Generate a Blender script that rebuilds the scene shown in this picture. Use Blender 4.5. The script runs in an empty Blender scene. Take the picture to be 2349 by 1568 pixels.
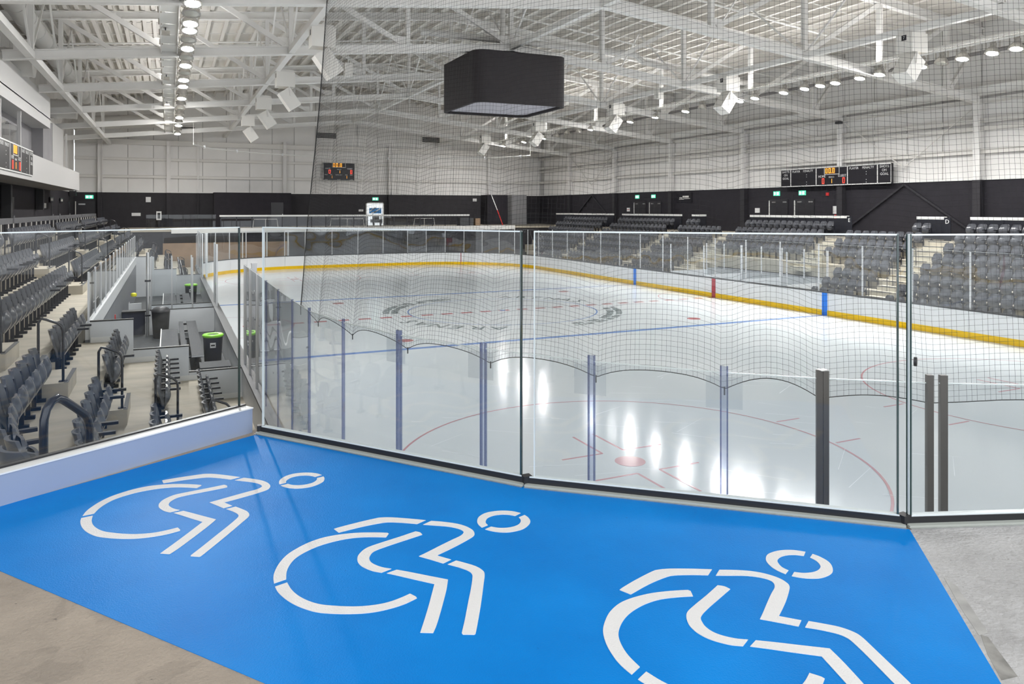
import bpy, math, random
from mathutils import Vector, Matrix
random.seed(7)
PI = math.pi
scene = bpy.context.scene
C = scene.collection
# ---------------------------------------------------------------- camera (rink coordinates: x across, y along the ice, z up from the ice)
CAM = Vector((-14.78, -33.15, 4.92)); YAW = 0.432; FPX = 1708.0
cd = bpy.data.cameras.new('camera'); cam = bpy.data.objects.new('camera', cd); C.objects.link(cam)
cam.location = CAM; cam.rotation_euler = (PI/2, 0, -YAW)
cd.sensor_width = 36.0; cd.lens = 36.0*FPX/2349.0; cd.shift_y = -(784.0-480.0)/2349.0
cd.clip_start = 0.05; cd.clip_end = 300
scene.camera = cam
# ---------------------------------------------------------------- world, exposure
w = bpy.data.worlds.new('world'); scene.world = w; w.use_nodes = True
w.node_tree.nodes['Background'].inputs[0].default_value = (0.93, 0.96, 1.0, 1)
w.node_tree.nodes['Background'].inputs[1].default_value = WORLD_STRENGTH = 1.6
LAMP_STRENGTH = 385.0; CEILING_FILL_STRENGTH = 20.0
scene.view_settings.view_transform = 'Standard'; scene.view_settings.look = 'None'
scene.view_settings.gamma = 1.0; scene.view_settings.use_curve_mapping = False
scene.view_settings.exposure = 0.53
cy = scene.cycles
cy.max_bounces = 10; cy.diffuse_bounces = 5; cy.glossy_bounces = 4; cy.transparent_max_bounces = 48
cy.transmission_bounces = 4; cy.sample_clamp_indirect = 4.0; cy.caustics_reflective = False; cy.caustics_refractive = False
cy.use_denoising = True; cy.use_adaptive_sampling = True; cy.adaptive_threshold = .025

# ---------------------------------------------------------------- materials
MATS = {}
def nt(name):
    m = bpy.data.materials.new(name); m.use_nodes = True
    n = m.node_tree; p = n.nodes['Principled BSDF']
    return m, n, p
def mat(name, col, rough=0.5, metal=0.0, var=0.0, scale=3.0, bump=0.0, bscale=20.0, spec=0.5, stretch=None, detail=6):
    m, n, p = nt(name)
    p.inputs['Roughness'].default_value = rough; p.inputs['Metallic'].default_value = metal
    p.inputs['Specular IOR Level'].default_value = spec
    c = (col[0], col[1], col[2], 1)
    p.inputs['Base Color'].default_value = c
    if var or bump:
        tc = n.nodes.new('ShaderNodeTexCoord'); src = tc.outputs['Object']
        if stretch:
            mp = n.nodes.new('ShaderNodeMapping'); mp.inputs['Scale'].default_value = stretch
            n.links.new(src, mp.inputs[0]); src = mp.outputs[0]
    if var:
        t = n.nodes.new('ShaderNodeTexNoise'); t.inputs['Scale'].default_value = scale; t.inputs['Detail'].default_value = detail
        n.links.new(src, t.inputs['Vector'])
        r = n.nodes.new('ShaderNodeValToRGB')
        r.color_ramp.elements[0].position = .3; r.color_ramp.elements[1].position = .7
        r.color_ramp.elements[0].color = tuple(max(0, x*(1-var)) for x in col)+(1,)
        r.color_ramp.elements[1].color = tuple(min(1, x*(1+var)) for x in col)+(1,)
        n.links.new(t.outputs['Fac'], r.inputs[0]); n.links.new(r.outputs[0], p.inputs['Base Color'])
    if bump:
        t = n.nodes.new('ShaderNodeTexNoise'); t.inputs['Scale'].default_value = bscale; t.inputs['Detail'].default_value = 5
        n.links.new(src, t.inputs['Vector'])
        b = n.nodes.new('ShaderNodeBump'); b.inputs['Strength'].default_value = bump; b.inputs['Distance'].default_value = .02
        n.links.new(t.outputs['Fac'], b.inputs['Height']); n.links.new(b.outputs[0], p.inputs['Normal'])
    MATS[name] = m
    return m
def emit(name, col, strength):
    m, n, p = nt(name)
    p.inputs['Base Color'].default_value = (col[0]*.3, col[1]*.3, col[2]*.3, 1)
    p.inputs['Emission Color'].default_value = (*col, 1); p.inputs['Emission Strength'].default_value = strength
    MATS[name] = m
    return m
def glass(name, tint, rough=0.0, f0=.04, haze=0.0, hazecol=(.8, .85, .9), wavy=0.0):
    m = bpy.data.materials.new(name); m.use_nodes = True; n = m.node_tree
    for x in list(n.nodes): n.nodes.remove(x)
    out = n.nodes.new('ShaderNodeOutputMaterial'); mix = n.nodes.new('ShaderNodeMixShader')
    tr = n.nodes.new('ShaderNodeBsdfTransparent'); gl = n.nodes.new('ShaderNodeBsdfGlossy')
    tr.inputs[0].default_value = (*tint, 1); gl.inputs['Roughness'].default_value = rough
    ge = n.nodes.new('ShaderNodeNewGeometry'); dot = n.nodes.new('ShaderNodeVectorMath'); dot.operation = 'DOT_PRODUCT'
    n.links.new(ge.outputs['Normal'], dot.inputs[0]); n.links.new(ge.outputs['Incoming'], dot.inputs[1])
    def M(op, a, b=None):
        k = n.nodes.new('ShaderNodeMath'); k.operation = op
        for i, v in enumerate((a, b)):
            if v is None: continue
            if isinstance(v, (int, float)): k.inputs[i].default_value = v
            else: n.links.new(v, k.inputs[i])
        return k.outputs[0]
    if wavy:
        nz = n.nodes.new('ShaderNodeTexNoise'); nz.inputs['Scale'].default_value = .45; nz.inputs['Detail'].default_value = 1
        tcg = n.nodes.new('ShaderNodeTexCoord'); n.links.new(tcg.outputs['Object'], nz.inputs[0])
        bp = n.nodes.new('ShaderNodeBump'); bp.inputs['Strength'].default_value = 1.0; bp.inputs['Distance'].default_value = wavy
        n.links.new(nz.outputs['Fac'], bp.inputs['Height']); n.links.new(bp.outputs[0], gl.inputs['Normal'])
    a = M('ABSOLUTE', dot.outputs['Value']); s = M('SUBTRACT', 1.0, a); pw = M('POWER', s, 5.0)
    f = M('ADD', M('MULTIPLY', pw, 1-f0), f0); f = M('MINIMUM', f, 1.0)
    n.links.new(f, mix.inputs[0])
    base = tr.outputs[0]
    if haze:
        df = n.nodes.new('ShaderNodeBsdfDiffuse'); df.inputs[0].default_value = (*hazecol, 1)
        mh = n.nodes.new('ShaderNodeMixShader'); mh.inputs[0].default_value = haze
        n.links.new(tr.outputs[0], mh.inputs[1]); n.links.new(df.outputs[0], mh.inputs[2]); base = mh.outputs[0]
    n.links.new(base, mix.inputs[1]); n.links.new(gl.outputs[0], mix.inputs[2]); n.links.new(mix.outputs[0], out.inputs[0])
    MATS[name] = m
    return m

steel = mat('painted_steel', (.82, .81, .79), .45, var=.06, scale=.6)
steel_d = mat('steel_brace', (.76, .75, .73), .5, var=.06, scale=.6)
deckm = mat('roof_deck', (.80, .78, .74), .6, var=.08, scale=.5)
purl = mat('purlin_paint', (.78, .75, .71), .5)
wallw = mat('liner_panel', (.80, .785, .77), .5, var=.04, scale=.5)
girtm = mat('girt_paint', (.76, .74, .71), .5)
walld = mat('dark_block', (.022, .020, .025), .7, var=.14, scale=2., bump=.25, bscale=9.)
walld2 = mat('charcoal_block', (.024, .022, .028), .8, var=.10, scale=2., bump=.25, bscale=9., spec=.3)
bracem = mat('charcoal_brace', (.022, .020, .026), .6)
jointm = mat('joint_shadow_grey', (.5, .49, .48), .6)
stripm = mat('pale_trim_strip', (.42, .44, .40), .5)
trimw = mat('white_trim', (.78, .78, .76), .4)
conc = mat('concrete', (.44, .40, .325), .75, var=.16, scale=1.6, bump=.15, bscale=30., stretch=(.6, 1.6, 1))
conc_d = mat('concrete_riser', (.30, .275, .23), .8, var=.2, scale=2.5, bump=.2, bscale=18.)
conc_p = mat('platform_concrete', (.345, .288, .228), .7, var=.22, scale=2.6, bump=.5, bscale=45., detail=14)
conc_w = mat('lit_platform_concrete', (.47, .46, .45), .65, var=.16, scale=3.0, bump=.5, bscale=45., detail=14)  # lit copy of the platform concrete, the brighter light put into its colour
nosing = mat('dark_nosing', (.10, .10, .10), .8)
bluep = None
symw = mat('white_line_paint', (.74, .72, .70), .55, bump=.25, bscale=150.)
kerbm = mat('kerb_blue_bounce', (.30, .355, .47), .35, var=.03, scale=2.)  # white kerb face, with the floor's blue reflection put into the colour
blackr = mat('black_rubber', (.012, .012, .014), .45)
blackm = mat('black_powdercoat', (.014, .015, .022), .25, spec=.6)
alu = mat('brushed_aluminium', (.62, .62, .62), .3, metal=1.0, var=.1, scale=40., stretch=(1, 1, .02))
alu_d = mat('dark_aluminium', (.16, .15, .14), .35, metal=.7)
alu_w = mat('white_post', (.75, .76, .78), .35)
boardw = mat('board_plastic', (.91, .92, .94), .25, var=.02, scale=2.)
yellow = mat('yellow_kick_plastic', (.93, .58, .004), .45, var=.05, scale=3., spec=.2)
capm = mat('cap_rail_plastic', (.075, .078, .085), .4, var=.1, scale=5.)
bandb = mat('board_blue_mark', (.006, .20, .78), .4, spec=.25)
bandr = mat('board_red_mark', (.42, .02, .04), .35)
iceblue = mat('ice_blue_line', (.16, .29, .62), .14)
icered = mat('ice_red_line', (.50, .16, .17), .14)
icepink = mat('ice_pale_red_line', (.62, .33, .36), .14)
icelet = mat('ice_dark_lettering', (.19, .25, .26), .14)
seatm = mat('seat_plastic', (.090, .094, .108), .16, var=.05, scale=6., spec=.55)
seat_d = mat('seat_dark_plastic', (.014, .015, .022), .6, spec=.3)
netm = mat('net_cord', (.02, .02, .022), .8)
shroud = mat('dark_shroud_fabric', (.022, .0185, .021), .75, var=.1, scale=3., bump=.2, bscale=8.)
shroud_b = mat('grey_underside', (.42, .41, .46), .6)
lens = emit('lamp_lens', (1.0, .985, .96), LAMP_STRENGTH)
ceil_fill = emit('added_ceiling_fill', (1.0, .985, .96), CEILING_FILL_STRENGTH)  # added glow that brightens the roof, not one of the arena's lamps
lamp_off = mat('lamp_glass_off', (.55, .55, .5), .12, spec=.7)
galv = mat('lamp_reflector', (.55, .53, .50), .3, metal=.6, var=.2, scale=20.)
housing = mat('lamp_housing', (.52, .49, .44), .4)
spk = mat('speaker_white', (.80, .78, .74), .5)
brd = mat('scoreboard_black', (.012, .011, .016), .3, spec=.4)
led_o = emit('led_amber', (1.0, .42, .05), 1.15); led_r = emit('led_red', (1.0, .08, .05), 1.1)
ledbox = emit('led_window', (.30, .08, .005), .12)
white_l = mat('white_lettering', (.80, .80, .80), .5)
exitg = emit('exit_green', (.10, .75, .45), .9); exitw = emit('exit_white', (.9, 1.0, .95), 1.0)
doorm = mat('dark_door', (.022, .021, .026), .4)
boxm = mat('press_box_white', (.58, .57, .56), .5)
boxg = mat('press_box_grey', (.30, .29, .30), .7, var=.08, scale=1.)
soffit = mat('soffit_grey', (.22, .21, .21), .8, var=.12, scale=1.)
ductm = mat('duct_paint', (.66, .65, .63), .4, metal=.1)
lime = mat('lime_plastic', (.28, .72, .05), .35)
binm = mat('bin_navy_plastic', (.035, .04, .065), .35)
bindark = mat('bin_charcoal_plastic', (.045, .045, .05), .5, var=.3, scale=4.)
rubfl = mat('rubber_floor', (.045, .05, .055), .7, var=.25, scale=6., bump=.2, bscale=40.)
benchm = mat('bench_grey', (.06, .064, .072), .75, var=.12, scale=3., stretch=(8, .6, 1))
boxwall = mat('bench_wall_white', (.62, .64, .66), .4, var=.03, scale=2.)
greyw = mat('bench_wall_grey', (.17, .18, .20), .6, var=.06, scale=2.)
brown = mat('lobby_brown_wall', (.30, .20, .125), .6, var=.12, scale=1.2)
signw = mat('sign_white', (.8, .8, .8), .5); signr = mat('alarm_red', (.6, .03, .03), .4)
muralb = mat('mural_blue', (.05, .28, .66), .5); ylw = mat('bright_yellow', (.85, .82, .02), .5)
g_front = glass('balustrade_glass', (.978, .988, .988), f0=.02)
g_rink = glass('rink_glass', (.965, .977, .985), f0=.06, wavy=.055)
g_scr = glass('screen_glass', (.97, .98, .985), f0=.03)
g_edge = mat('glass_edge_green', (.02, .045, .045), .1, spec=.8)
g_edgew = mat('glass_edge_pale', (.72, .78, .78), .2)
g_post = glass('acrylic_post', (.84, .87, .94), f0=.08, haze=.06, hazecol=(.6, .65, .8))
g_postb = glass('blue_acrylic_post', (.62, .65, .78), f0=.08, haze=.12, hazecol=(.12, .14, .38))
g_tab = glass('acrylic_tab', (.94, .95, .96), f0=.05, haze=.03)

def speck(m, dens=.70, col=(.05, .045, .04), scale=22, blotch=.25):
    n = m.node_tree; p = n.nodes['Principled BSDF']; src = p.inputs['Base Color'].links[0].from_socket
    tc = n.nodes.new('ShaderNodeTexCoord')
    for sc, lo, hi, amt, dt in ((scale, dens, dens+.04, .85, 2), (1.3, .48, .66, blotch, 9), (5.5, .56, .60, blotch*.7, 12)):
        t = n.nodes.new('ShaderNodeTexNoise'); t.inputs['Scale'].default_value = sc; t.inputs['Detail'].default_value = dt; t.inputs['Distortion'].default_value = .6
        n.links.new(tc.outputs['Object'], t.inputs[0])
        r = n.nodes.new('ShaderNodeValToRGB'); e = r.color_ramp.elements
        e[0].position = lo; e[0].color = (0, 0, 0, 1); e[1].position = hi; e[1].color = (amt, amt, amt, 1)
        n.links.new(t.outputs['Fac'], r.inputs[0])
        mx = n.nodes.new('ShaderNodeMix'); mx.data_type = 'RGBA'
        n.links.new(r.outputs[0], mx.inputs[0]); n.links.new(src, mx.inputs[6]); mx.inputs[7].default_value = (*col, 1)
        src = mx.outputs[2]
    n.links.new(src, p.inputs['Base Color'])
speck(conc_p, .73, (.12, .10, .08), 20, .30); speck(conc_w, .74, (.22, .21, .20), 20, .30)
def blue_floor():
    m, n, p = nt('blue_floor_coating')
    tc = n.nodes.new('ShaderNodeTexCoord')
    t = n.nodes.new('ShaderNodeTexNoise'); t.inputs['Scale'].default_value = 1.6; t.inputs['Detail'].default_value = 8
    n.links.new(tc.outputs['Object'], t.inputs[0])
    r = n.nodes.new('ShaderNodeValToRGB'); e = r.color_ramp.elements
    e[0].position = .30; e[0].color = (.000, .175, .55, 1); e[1].position = .72; e[1].color = (.001, .225, .66, 1)
    n.links.new(t.outputs['Fac'], r.inputs[0])
    sp = n.nodes.new('ShaderNodeTexNoise'); sp.inputs['Scale'].default_value = 28; sp.inputs['Detail'].default_value = 3
    n.links.new(tc.outputs['Object'], sp.inputs[0])
    r2 = n.nodes.new('ShaderNodeValToRGB'); e = r2.color_ramp.elements
    e[0].position = .74; e[0].color = (0, 0, 0, 1); e[1].position = .80; e[1].color = (1, 1, 1, 1)
    n.links.new(sp.outputs['Fac'], r2.inputs[0])
    mx = n.nodes.new('ShaderNodeMix'); mx.data_type = 'RGBA'
    n.links.new(r2.outputs[0], mx.inputs[0]); n.links.new(r.outputs[0], mx.inputs[6]); mx.inputs[7].default_value = (.002, .10, .36, 1)
    n.links.new(mx.outputs[2], p.inputs['Base Color'])
    p.inputs['Roughness'].default_value = .45; p.inputs['Specular IOR Level'].default_value = .07
    bt = n.nodes.new('ShaderNodeTexNoise'); bt.inputs['Scale'].default_value = 170; bt.inputs['Detail'].default_value = 4
    n.links.new(tc.outputs['Object'], bt.inputs[0])
    b = n.nodes.new('ShaderNodeBump'); b.inputs['Strength'].default_value = .35; b.inputs['Distance'].default_value = .004
    n.links.new(bt.outputs[0], b.inputs['Height']); n.links.new(b.outputs[0], p.inputs['Normal'])
    return m
bluep = blue_floor()
def ice_mat():
    m, n, p = nt('ice')
    tc = n.nodes.new('ShaderNodeTexCoord')
    t = n.nodes.new('ShaderNodeTexNoise'); t.inputs['Scale'].default_value = .22; t.inputs['Detail'].default_value = 5
    n.links.new(tc.outputs['Object'], t.inputs[0])
    r = n.nodes.new('ShaderNodeValToRGB'); e = r.color_ramp.elements
    e[0].position = .3; e[0].color = (.67, .725, .76, 1); e[1].position = .75; e[1].color = (.75, .79, .815, 1)
    n.links.new(t.outputs['Fac'], r.inputs[0])
    # skate scratches: thin stretched noise, in two directions
    last = r.outputs[0]
    for ang, sc in ((.35, 1.0), (-.9, 1.3), (1.9, .9)):
        mp = n.nodes.new('ShaderNodeMapping'); mp.inputs['Rotation'].default_value = (0, 0, ang); mp.inputs['Scale'].default_value = (.25*sc, 9*sc, 1)
        n.links.new(tc.outputs['Object'], mp.inputs[0])
        s = n.nodes.new('ShaderNodeTexNoise'); s.inputs['Scale'].default_value = 1.6; s.inputs['Detail'].default_value = 4
        n.links.new(mp.outputs[0], s.inputs[0])
        rr = n.nodes.new('ShaderNodeValToRGB'); e = rr.color_ramp.elements
        e[0].position = .70; e[0].color = (0, 0, 0, 1); e[1].position = .78; e[1].color = (.5, .5, .5, 1)
        n.links.new(s.outputs['Fac'], rr.inputs[0])
        mx = n.nodes.new('ShaderNodeMix'); mx.data_type = 'RGBA'
        n.links.new(rr.outputs[0], mx.inputs[0]); n.links.new(last, mx.inputs[6]); mx.inputs[7].default_value = (.86, .88, .90, 1)
        last = mx.outputs[2]
    n.links.new(last, p.inputs['Base Color'])
    p.inputs['Roughness'].default_value = .13; p.inputs['IOR'].default_value = 1.31
    bt = n.nodes.new('ShaderNodeTexNoise'); bt.inputs['Scale'].default_value = 2.2; bt.inputs['Detail'].default_value = 6
    n.links.new(tc.outputs['Object'], bt.inputs[0])
    b = n.nodes.new('ShaderNodeBump'); b.inputs['Strength'].default_value = .035; b.inputs['Distance'].default_value = .02
    n.links.new(bt.outputs[0], b.inputs['Height']); n.links.new(b.outputs[0], p.inputs['Normal'])
    return m
icem = ice_mat()

# ---------------------------------------------------------------- mesh helpers
ORG = {}
def org(o):
    return ORG.get(o.name, Vector((0, 0, 0))) if o else Vector((0, 0, 0))
class MB:
    def __init__(s): s.v = []; s.f = []
    def add(s, vs, fs):
        k = len(s.v); s.v += [tuple(x) for x in vs]; s.f += [tuple(i+k for i in f) for f in fs]; return s
    def box(s, a, b):
        (x0, y0, z0), (x1, y1, z1) = a, b
        x0, x1 = min(x0, x1), max(x0, x1); y0, y1 = min(y0, y1), max(y0, y1); z0, z1 = min(z0, z1), max(z0, z1)
        return s.add([(x0,y0,z0),(x1,y0,z0),(x1,y1,z0),(x0,y1,z0),(x0,y0,z1),(x1,y0,z1),(x1,y1,z1),(x0,y1,z1)],
                     [(3,2,1,0),(4,5,6,7),(0,1,5,4),(1,2,6,5),(2,3,7,6),(3,0,4,7)])
    def beam(s, p, q, wd, h, off=0.0, up=(0, 0, 1)):
        p = Vector(p); q = Vector(q); d = (q-p).normalized(); u = Vector(up)
        if abs(d.dot(u)) > .98: u = Vector((1, 0, 0)) if abs(d.x) < .9 else Vector((0, 1, 0))
        r = d.cross(u).normalized(); u = r.cross(d).normalized()
        vs = []
        for c in (p, q):
            for a, b in ((-1,-1),(1,-1),(1,1),(-1,1)): vs.append(c + r*(a*wd/2) + u*(b*h/2+off))
        return s.add(vs, [(3,2,1,0),(4,5,6,7),(0,1,5,4),(1,2,6,5),(2,3,7,6),(3,0,4,7)])
    def ibeam(s, p, q, bf, h, t=.03):
        s.beam(p, q, t, h); s.beam(p, q, bf, t, h/2); s.beam(p, q, bf, t, -h/2); return s
    def tube(s, pts, r, n=8, closed=False):
        pts = [Vector(p) for p in pts]; m = len(pts); k = len(s.v); ref = None; idx = []
        for i, p in enumerate(pts):
            if closed: d = (pts[(i+1) % m]-pts[i-1])
            else: d = pts[min(i+1, m-1)]-pts[max(i-1, 0)]
            d.normalize()
            if ref is None:
                ref = Vector((0, 0, 1)) if abs(d.z) < .9 else Vector((1, 0, 0))
            a = d.cross(ref).normalized(); b = a.cross(d).normalized(); ref = b
            for j in range(n):
                t = 2*PI*j/n; s.v.append(tuple(p + a*(r*math.cos(t)) + b*(r*math.sin(t))))
        for i in range(m if closed else m-1):
            i2 = (i+1) % m
            for j in range(n):
                j2 = (j+1) % n
                s.f.append((k+i*n+j, k+i*n+j2, k+i2*n+j2, k+i2*n+j))
        if not closed:
            s.f.append(tuple(k+j for j in reversed(range(n)))); s.f.append(tuple(k+(m-1)*n+j for j in range(n)))
        return s
    def prism(s, poly, z0, z1):
        n = len(poly); k = len(s.v)
        ar = sum(poly[i][0]*poly[(i+1) % n][1]-poly[(i+1) % n][0]*poly[i][1] for i in range(n))
        if ar < 0: poly = poly[::-1]
        s.v += [(x, y, z0) for x, y in poly]+[(x, y, z1) for x, y in poly]
        s.f.append(tuple(k+i for i in reversed(range(n)))); s.f.append(tuple(k+n+i for i in range(n)))
        for i in range(n): s.f.append((k+i, k+(i+1) % n, k+n+(i+1) % n, k+n+i))
        return s
    def lathe(s, prof, c, n=16, M=None):
        k = len(s.v); m = len(prof); c = Vector(c)
        for r, z in prof:
            for j in range(n):
                t = 2*PI*j/n; p = Vector((r*math.cos(t), r*math.sin(t), z))
                if M: p = M @ p
                s.v.append(tuple(p+c))
        for i in range(m-1):
            for j in range(n):
                j2 = (j+1) % n; s.f.append((k+i*n+j, k+i*n+j2, k+(i+1)*n+j2, k+(i+1)*n+j))
        s.f.append(tuple(k+j for j in reversed(range(n)))); s.f.append(tuple(k+(m-1)*n+j for j in range(n)))
        return s
    def strip(s, L, Rr):            # ruled surface between two polylines
        k = len(s.v); n = len(L); s.v += [tuple(p) for p in L]+[tuple(p) for p in Rr]
        for i in range(n-1): s.f.append((k+i, k+i+1, k+n+i+1, k+n+i))
        return s
    def build(s, name, m, parent=None, smooth=False, loc=None):
        me = bpy.data.meshes.new(name)
        o = bpy.data.objects.new(name, me); C.objects.link(o)
        if parent is None:
            if loc is None:
                xs = [p[0] for p in s.v]; ys = [p[1] for p in s.v]; zs = [p[2] for p in s.v]
                loc = ((min(xs)+max(xs))/2, (min(ys)+max(ys))/2, min(zs))
            L = Vector(loc); o.location = L; ORG[o.name] = L
        else:
            L = org(parent); o.parent = parent; ORG[o.name] = L
        me.from_pydata([(x-L.x, y-L.y, z-L.z) for x, y, z in s.v], [], s.f)
        for mm in (m if isinstance(m, (list, tuple)) else [m]): me.materials.append(mm)
        me.update()
        if smooth:
            for p in me.polygons: p.use_smooth = True
            try: me.set_sharp_from_angle(angle=.7)
            except Exception: pass
        return o
def tag(o, label, cat, group=None, kind=None):
    o['label'] = label; o['category'] = cat
    if group: o['group'] = group
    if kind: o['kind'] = kind
    return o
def thing(name, label, cat, loc, group=None, kind=None, rz=0.0):
    o = bpy.data.objects.new(name, None); C.objects.link(o); o.location = loc; o.rotation_euler = (0, 0, rz)
    o.empty_display_size = .2
    ORG[o.name] = Vector(loc)
    return tag(o, label, cat, group, kind)
def struct(name, label, cat, loc=(0, 0, 0)): return thing(name, label, cat, loc, kind='structure')
def share(src, name, loc, parent, rz=0.0, rot=None, scale=None):   # another object on the same mesh, local offset under parent
    o = bpy.data.objects.new(name, src.data); C.objects.link(o); o.parent = parent; o.location = loc
    o.rotation_euler = rot if rot else (0, 0, rz)
    if scale: o.scale = scale
    return o
def copy_tree(o, loc, rz, label, group=None):
    r = o.copy(); C.objects.link(r); r.location = loc; r.rotation_euler = (0, 0, rz); r['label'] = label
    if group: r['group'] = group
    ORG[r.name] = Vector(loc)
    for ch in o.children:
        c = ch.copy(); C.objects.link(c); c.parent = r
        for g in ch.children:
            d = g.copy(); C.objects.link(d); d.parent = c
    return r
def text(name, body, size, loc, rot, m, parent, ex=.002, ax='CENTER'):
    cu = bpy.data.curves.new(name, 'FONT'); cu.body = body; cu.size = size; cu.extrude = ex; cu.align_x = ax; cu.align_y = 'CENTER'
    cu.materials.append(m); cu.resolution_u = 2
    tmp = bpy.data.objects.new(name, cu); C.objects.link(tmp)
    me = bpy.data.meshes.new_from_object(tmp.evaluated_get(bpy.context.evaluated_depsgraph_get())); bpy.data.objects.remove(tmp)
    o = bpy.data.objects.new(name, me); C.objects.link(o)
    L = org(parent) if parent else Vector((0, 0, 0)); o.parent = parent
    o.location = Vector(loc)-L; o.rotation_euler = rot
    return o
ORD = ['first','second','third','fourth','fifth','sixth','seventh','eighth','ninth','tenth','eleventh','twelfth','thirteenth','fourteenth','fifteenth','sixteenth','seventeenth','eighteenth','nineteenth','twentieth','twenty-first','twenty-second','twenty-third','twenty-fourth','twenty-fifth','twenty-sixth','twenty-seventh','twenty-eighth','twenty-ninth','thirtieth']
def px(p):
    d = Vector(p)-CAM; c, s = math.cos(YAW), math.sin(YAW); D = d.x*s+d.y*c
    if D < .05: return None
    return (1174.5+FPX*(d.x*c-d.y*s)/D, 480-FPX*d.z/D, D)
# ================================================================ building shell
XR, XL, YF = 22.0, -22.0, 39.4
ZC = 3.35                                   # concourse / platform level
ZB = 6.38                                   # top of the dark block wall
def zbot(x): return 12.62-.1046*abs(x)      # bottom chord of the roof trusses
def ztop(x): return zbot(x)+3.4
TY = [-0.95+8.3*k for k in range(-3, 5)]    # truss lines
fl = struct('floor', 'concrete arena floor below the stands and concourses', 'floor')
MB().box((-30, -46, -.3), (30, 44, -.02)).build('floor_slab', conc, fl)
# upper concourse slabs
def slab(poly, z0, z1, m=conc, nm='concourse_slab'): return MB().prism(poly, z0, z1).build(nm, m, fl)
slab([(20.45, -46), (24, -46), (24, YF), (20.45, YF)], ZC-.3, ZC)
slab([(-24, -27.5), (-19.25, -27.5), (-19.25, YF), (-24, YF)], ZC-.2, ZC+.05)
slab([(-19.25, 31.4), (20.45, 31.4), (20.45, YF), (-19.25, YF)], ZC-.2, ZC)
MB().box((-14.6, 31.15, 3.02), (15.2, 31.4, 3.40)).build('slab_edge_fascia', trimw, fl)

ceil = struct('ceiling', 'white ribbed metal roof deck on purlins above the rink', 'ceiling')
YN = -34.0
for sgn in (-1, 1):
    for j in range(9):
        y0 = YN+j*8.3
        y1 = min(y0+8.3, YF+.3)
        m = MB(); x1 = sgn*22.4
        a, b = (0, x1) if sgn > 0 else (x1, 0)
        za, zb2 = ztop(a)+.62, ztop(b)+.62
        m.add([(a,y0,za),(b,y0,zb2),(b,y1,zb2),(a,y1,za),(a,y0,za+.08),(b,y0,zb2+.08),(b,y1,zb2+.08),(a,y1,za+.08)],
              [(0,1,2,3)[::-1],(4,5,6,7),(0,1,5,4),(1,2,6,5),(2,3,7,6),(3,0,4,7)])
        m.build('deck_panel', deckm, ceil)
x = -21.9; pu = None
while x < 22:
    pm = MB()
    z = ztop(x)+.62
    pm.box((x-.035, YN, z-.36), (x+.035, YF, z)); pm.box((x-.09, YN, z-.38), (x+.09, YF, z-.35))
    pm.build('purlin', purl, ceil)
    x += .46 if x < -14.6 else .87
for yy in [y+o for y in TY for o in (2.77, 5.53)]:        # light bridging rods across the purlins
    if yy > YF: continue
    for sgn in (-1, 1):
        MB().beam((0, yy, ztop(0)+.30), (sgn*21.9, yy, ztop(21.9)+.30), .035, .035).build('bridging_rod', steel, ceil)

# trusses
PANEL = [-22.0, -19.37, -14.75, -10.13, -5.07, 0, 5.07, 10.13, 14.75, 19.37, 22.0]
for k, Y in enumerate(TY):
    nm = ORD[len(TY)-1-k]
    t = struct('roof_truss', f'white steel roof truss, {nm} from the far wall', 'roof truss', (0, Y, zbot(0)))
    xl = -20.25 if Y < 12 else -22.0
    MB().ibeam((xl, Y, zbot(xl)), (0, Y, zbot(0)), .30, .32).ibeam((0, Y, zbot(0)), (22, Y, zbot(22)), .30, .32).build('bottom_chord', steel, t)
    MB().ibeam((-22, Y, ztop(22)), (0, Y, ztop(0)), .30, .36).ibeam((0, Y, ztop(0)), (22, Y, ztop(22)), .30, .36).build('top_chord', steel, t)
    for xx in PANEL[1:-1]:
        MB().beam((xx, Y, zbot(xx)+.14), (xx, Y, ztop(xx)-.16), .22, .18).build('vertical', steel_d, t)
    for i in range(len(PANEL)-1):
        a, b = PANEL[i], PANEL[i+1]
        if b <= 0: p, q = (a, Y, ztop(a)-.15), (b-.25, Y, zbot(b)+.2)
        else: p, q = (b, Y, ztop(b)-.15), (a+.25, Y, zbot(a)+.2)
        MB().beam(p, q, .16, .20).build('diagonal', steel_d, t)
        gx = q[0]
        MB().box((min(gx-.3, gx+.3), Y-.02, q[2]-.08), (gx+.3, Y+.02, q[2]+.34)).build('gusset_plate', steel, t)
# longitudinal beams
YE = [-26, YF]
def longi(nm, label, x, z, w_, h, kind='box', y0=-33.5, y1=YF, m=steel):
    b = struct(nm, label, 'beam', (x, y0, z))
    for i in range(len(TY)+1):
        a = y0 if i == 0 else TY[i-1]; c = TY[i] if i < len(TY) else y1
        if c <= a: continue
        (MB().beam((x, a, z), (x, c, z), w_, h) if kind == 'box' else MB().ibeam((x, a, z), (x, c, z), w_, h)).build('beam_length', m, b)
    return b
longi('tie_beam', 'white tie beam carrying the left row of loudspeakers', -10.13, zbot(10.13)-.02, .24, .24)
longi('tie_beam', 'white tie beam carrying the right row of loudspeakers', 10.13, zbot(10.13)-.02, .24, .24)
longi('tie_beam', 'white tie beam running above the black shrouded box at the ridge', 0, zbot(0)-.02, .22, .22)
longi('tie_beam', 'white tie beam at far left beside the round duct', -19.37, zbot(19.37)-.02, .26, .26)
longi('eave_beam', 'deep white eave beam along the top of the right wall', 21.6, 10.75, .30, .42, 'i')
for sx in (-1, 1):
    side = 'left' if sx < 0 else 'right'
    for i, xx in enumerate((5.07, 14.75)):
        for Y0, Y1 in zip(TY[:-1], TY[1:]):
            pass
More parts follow.
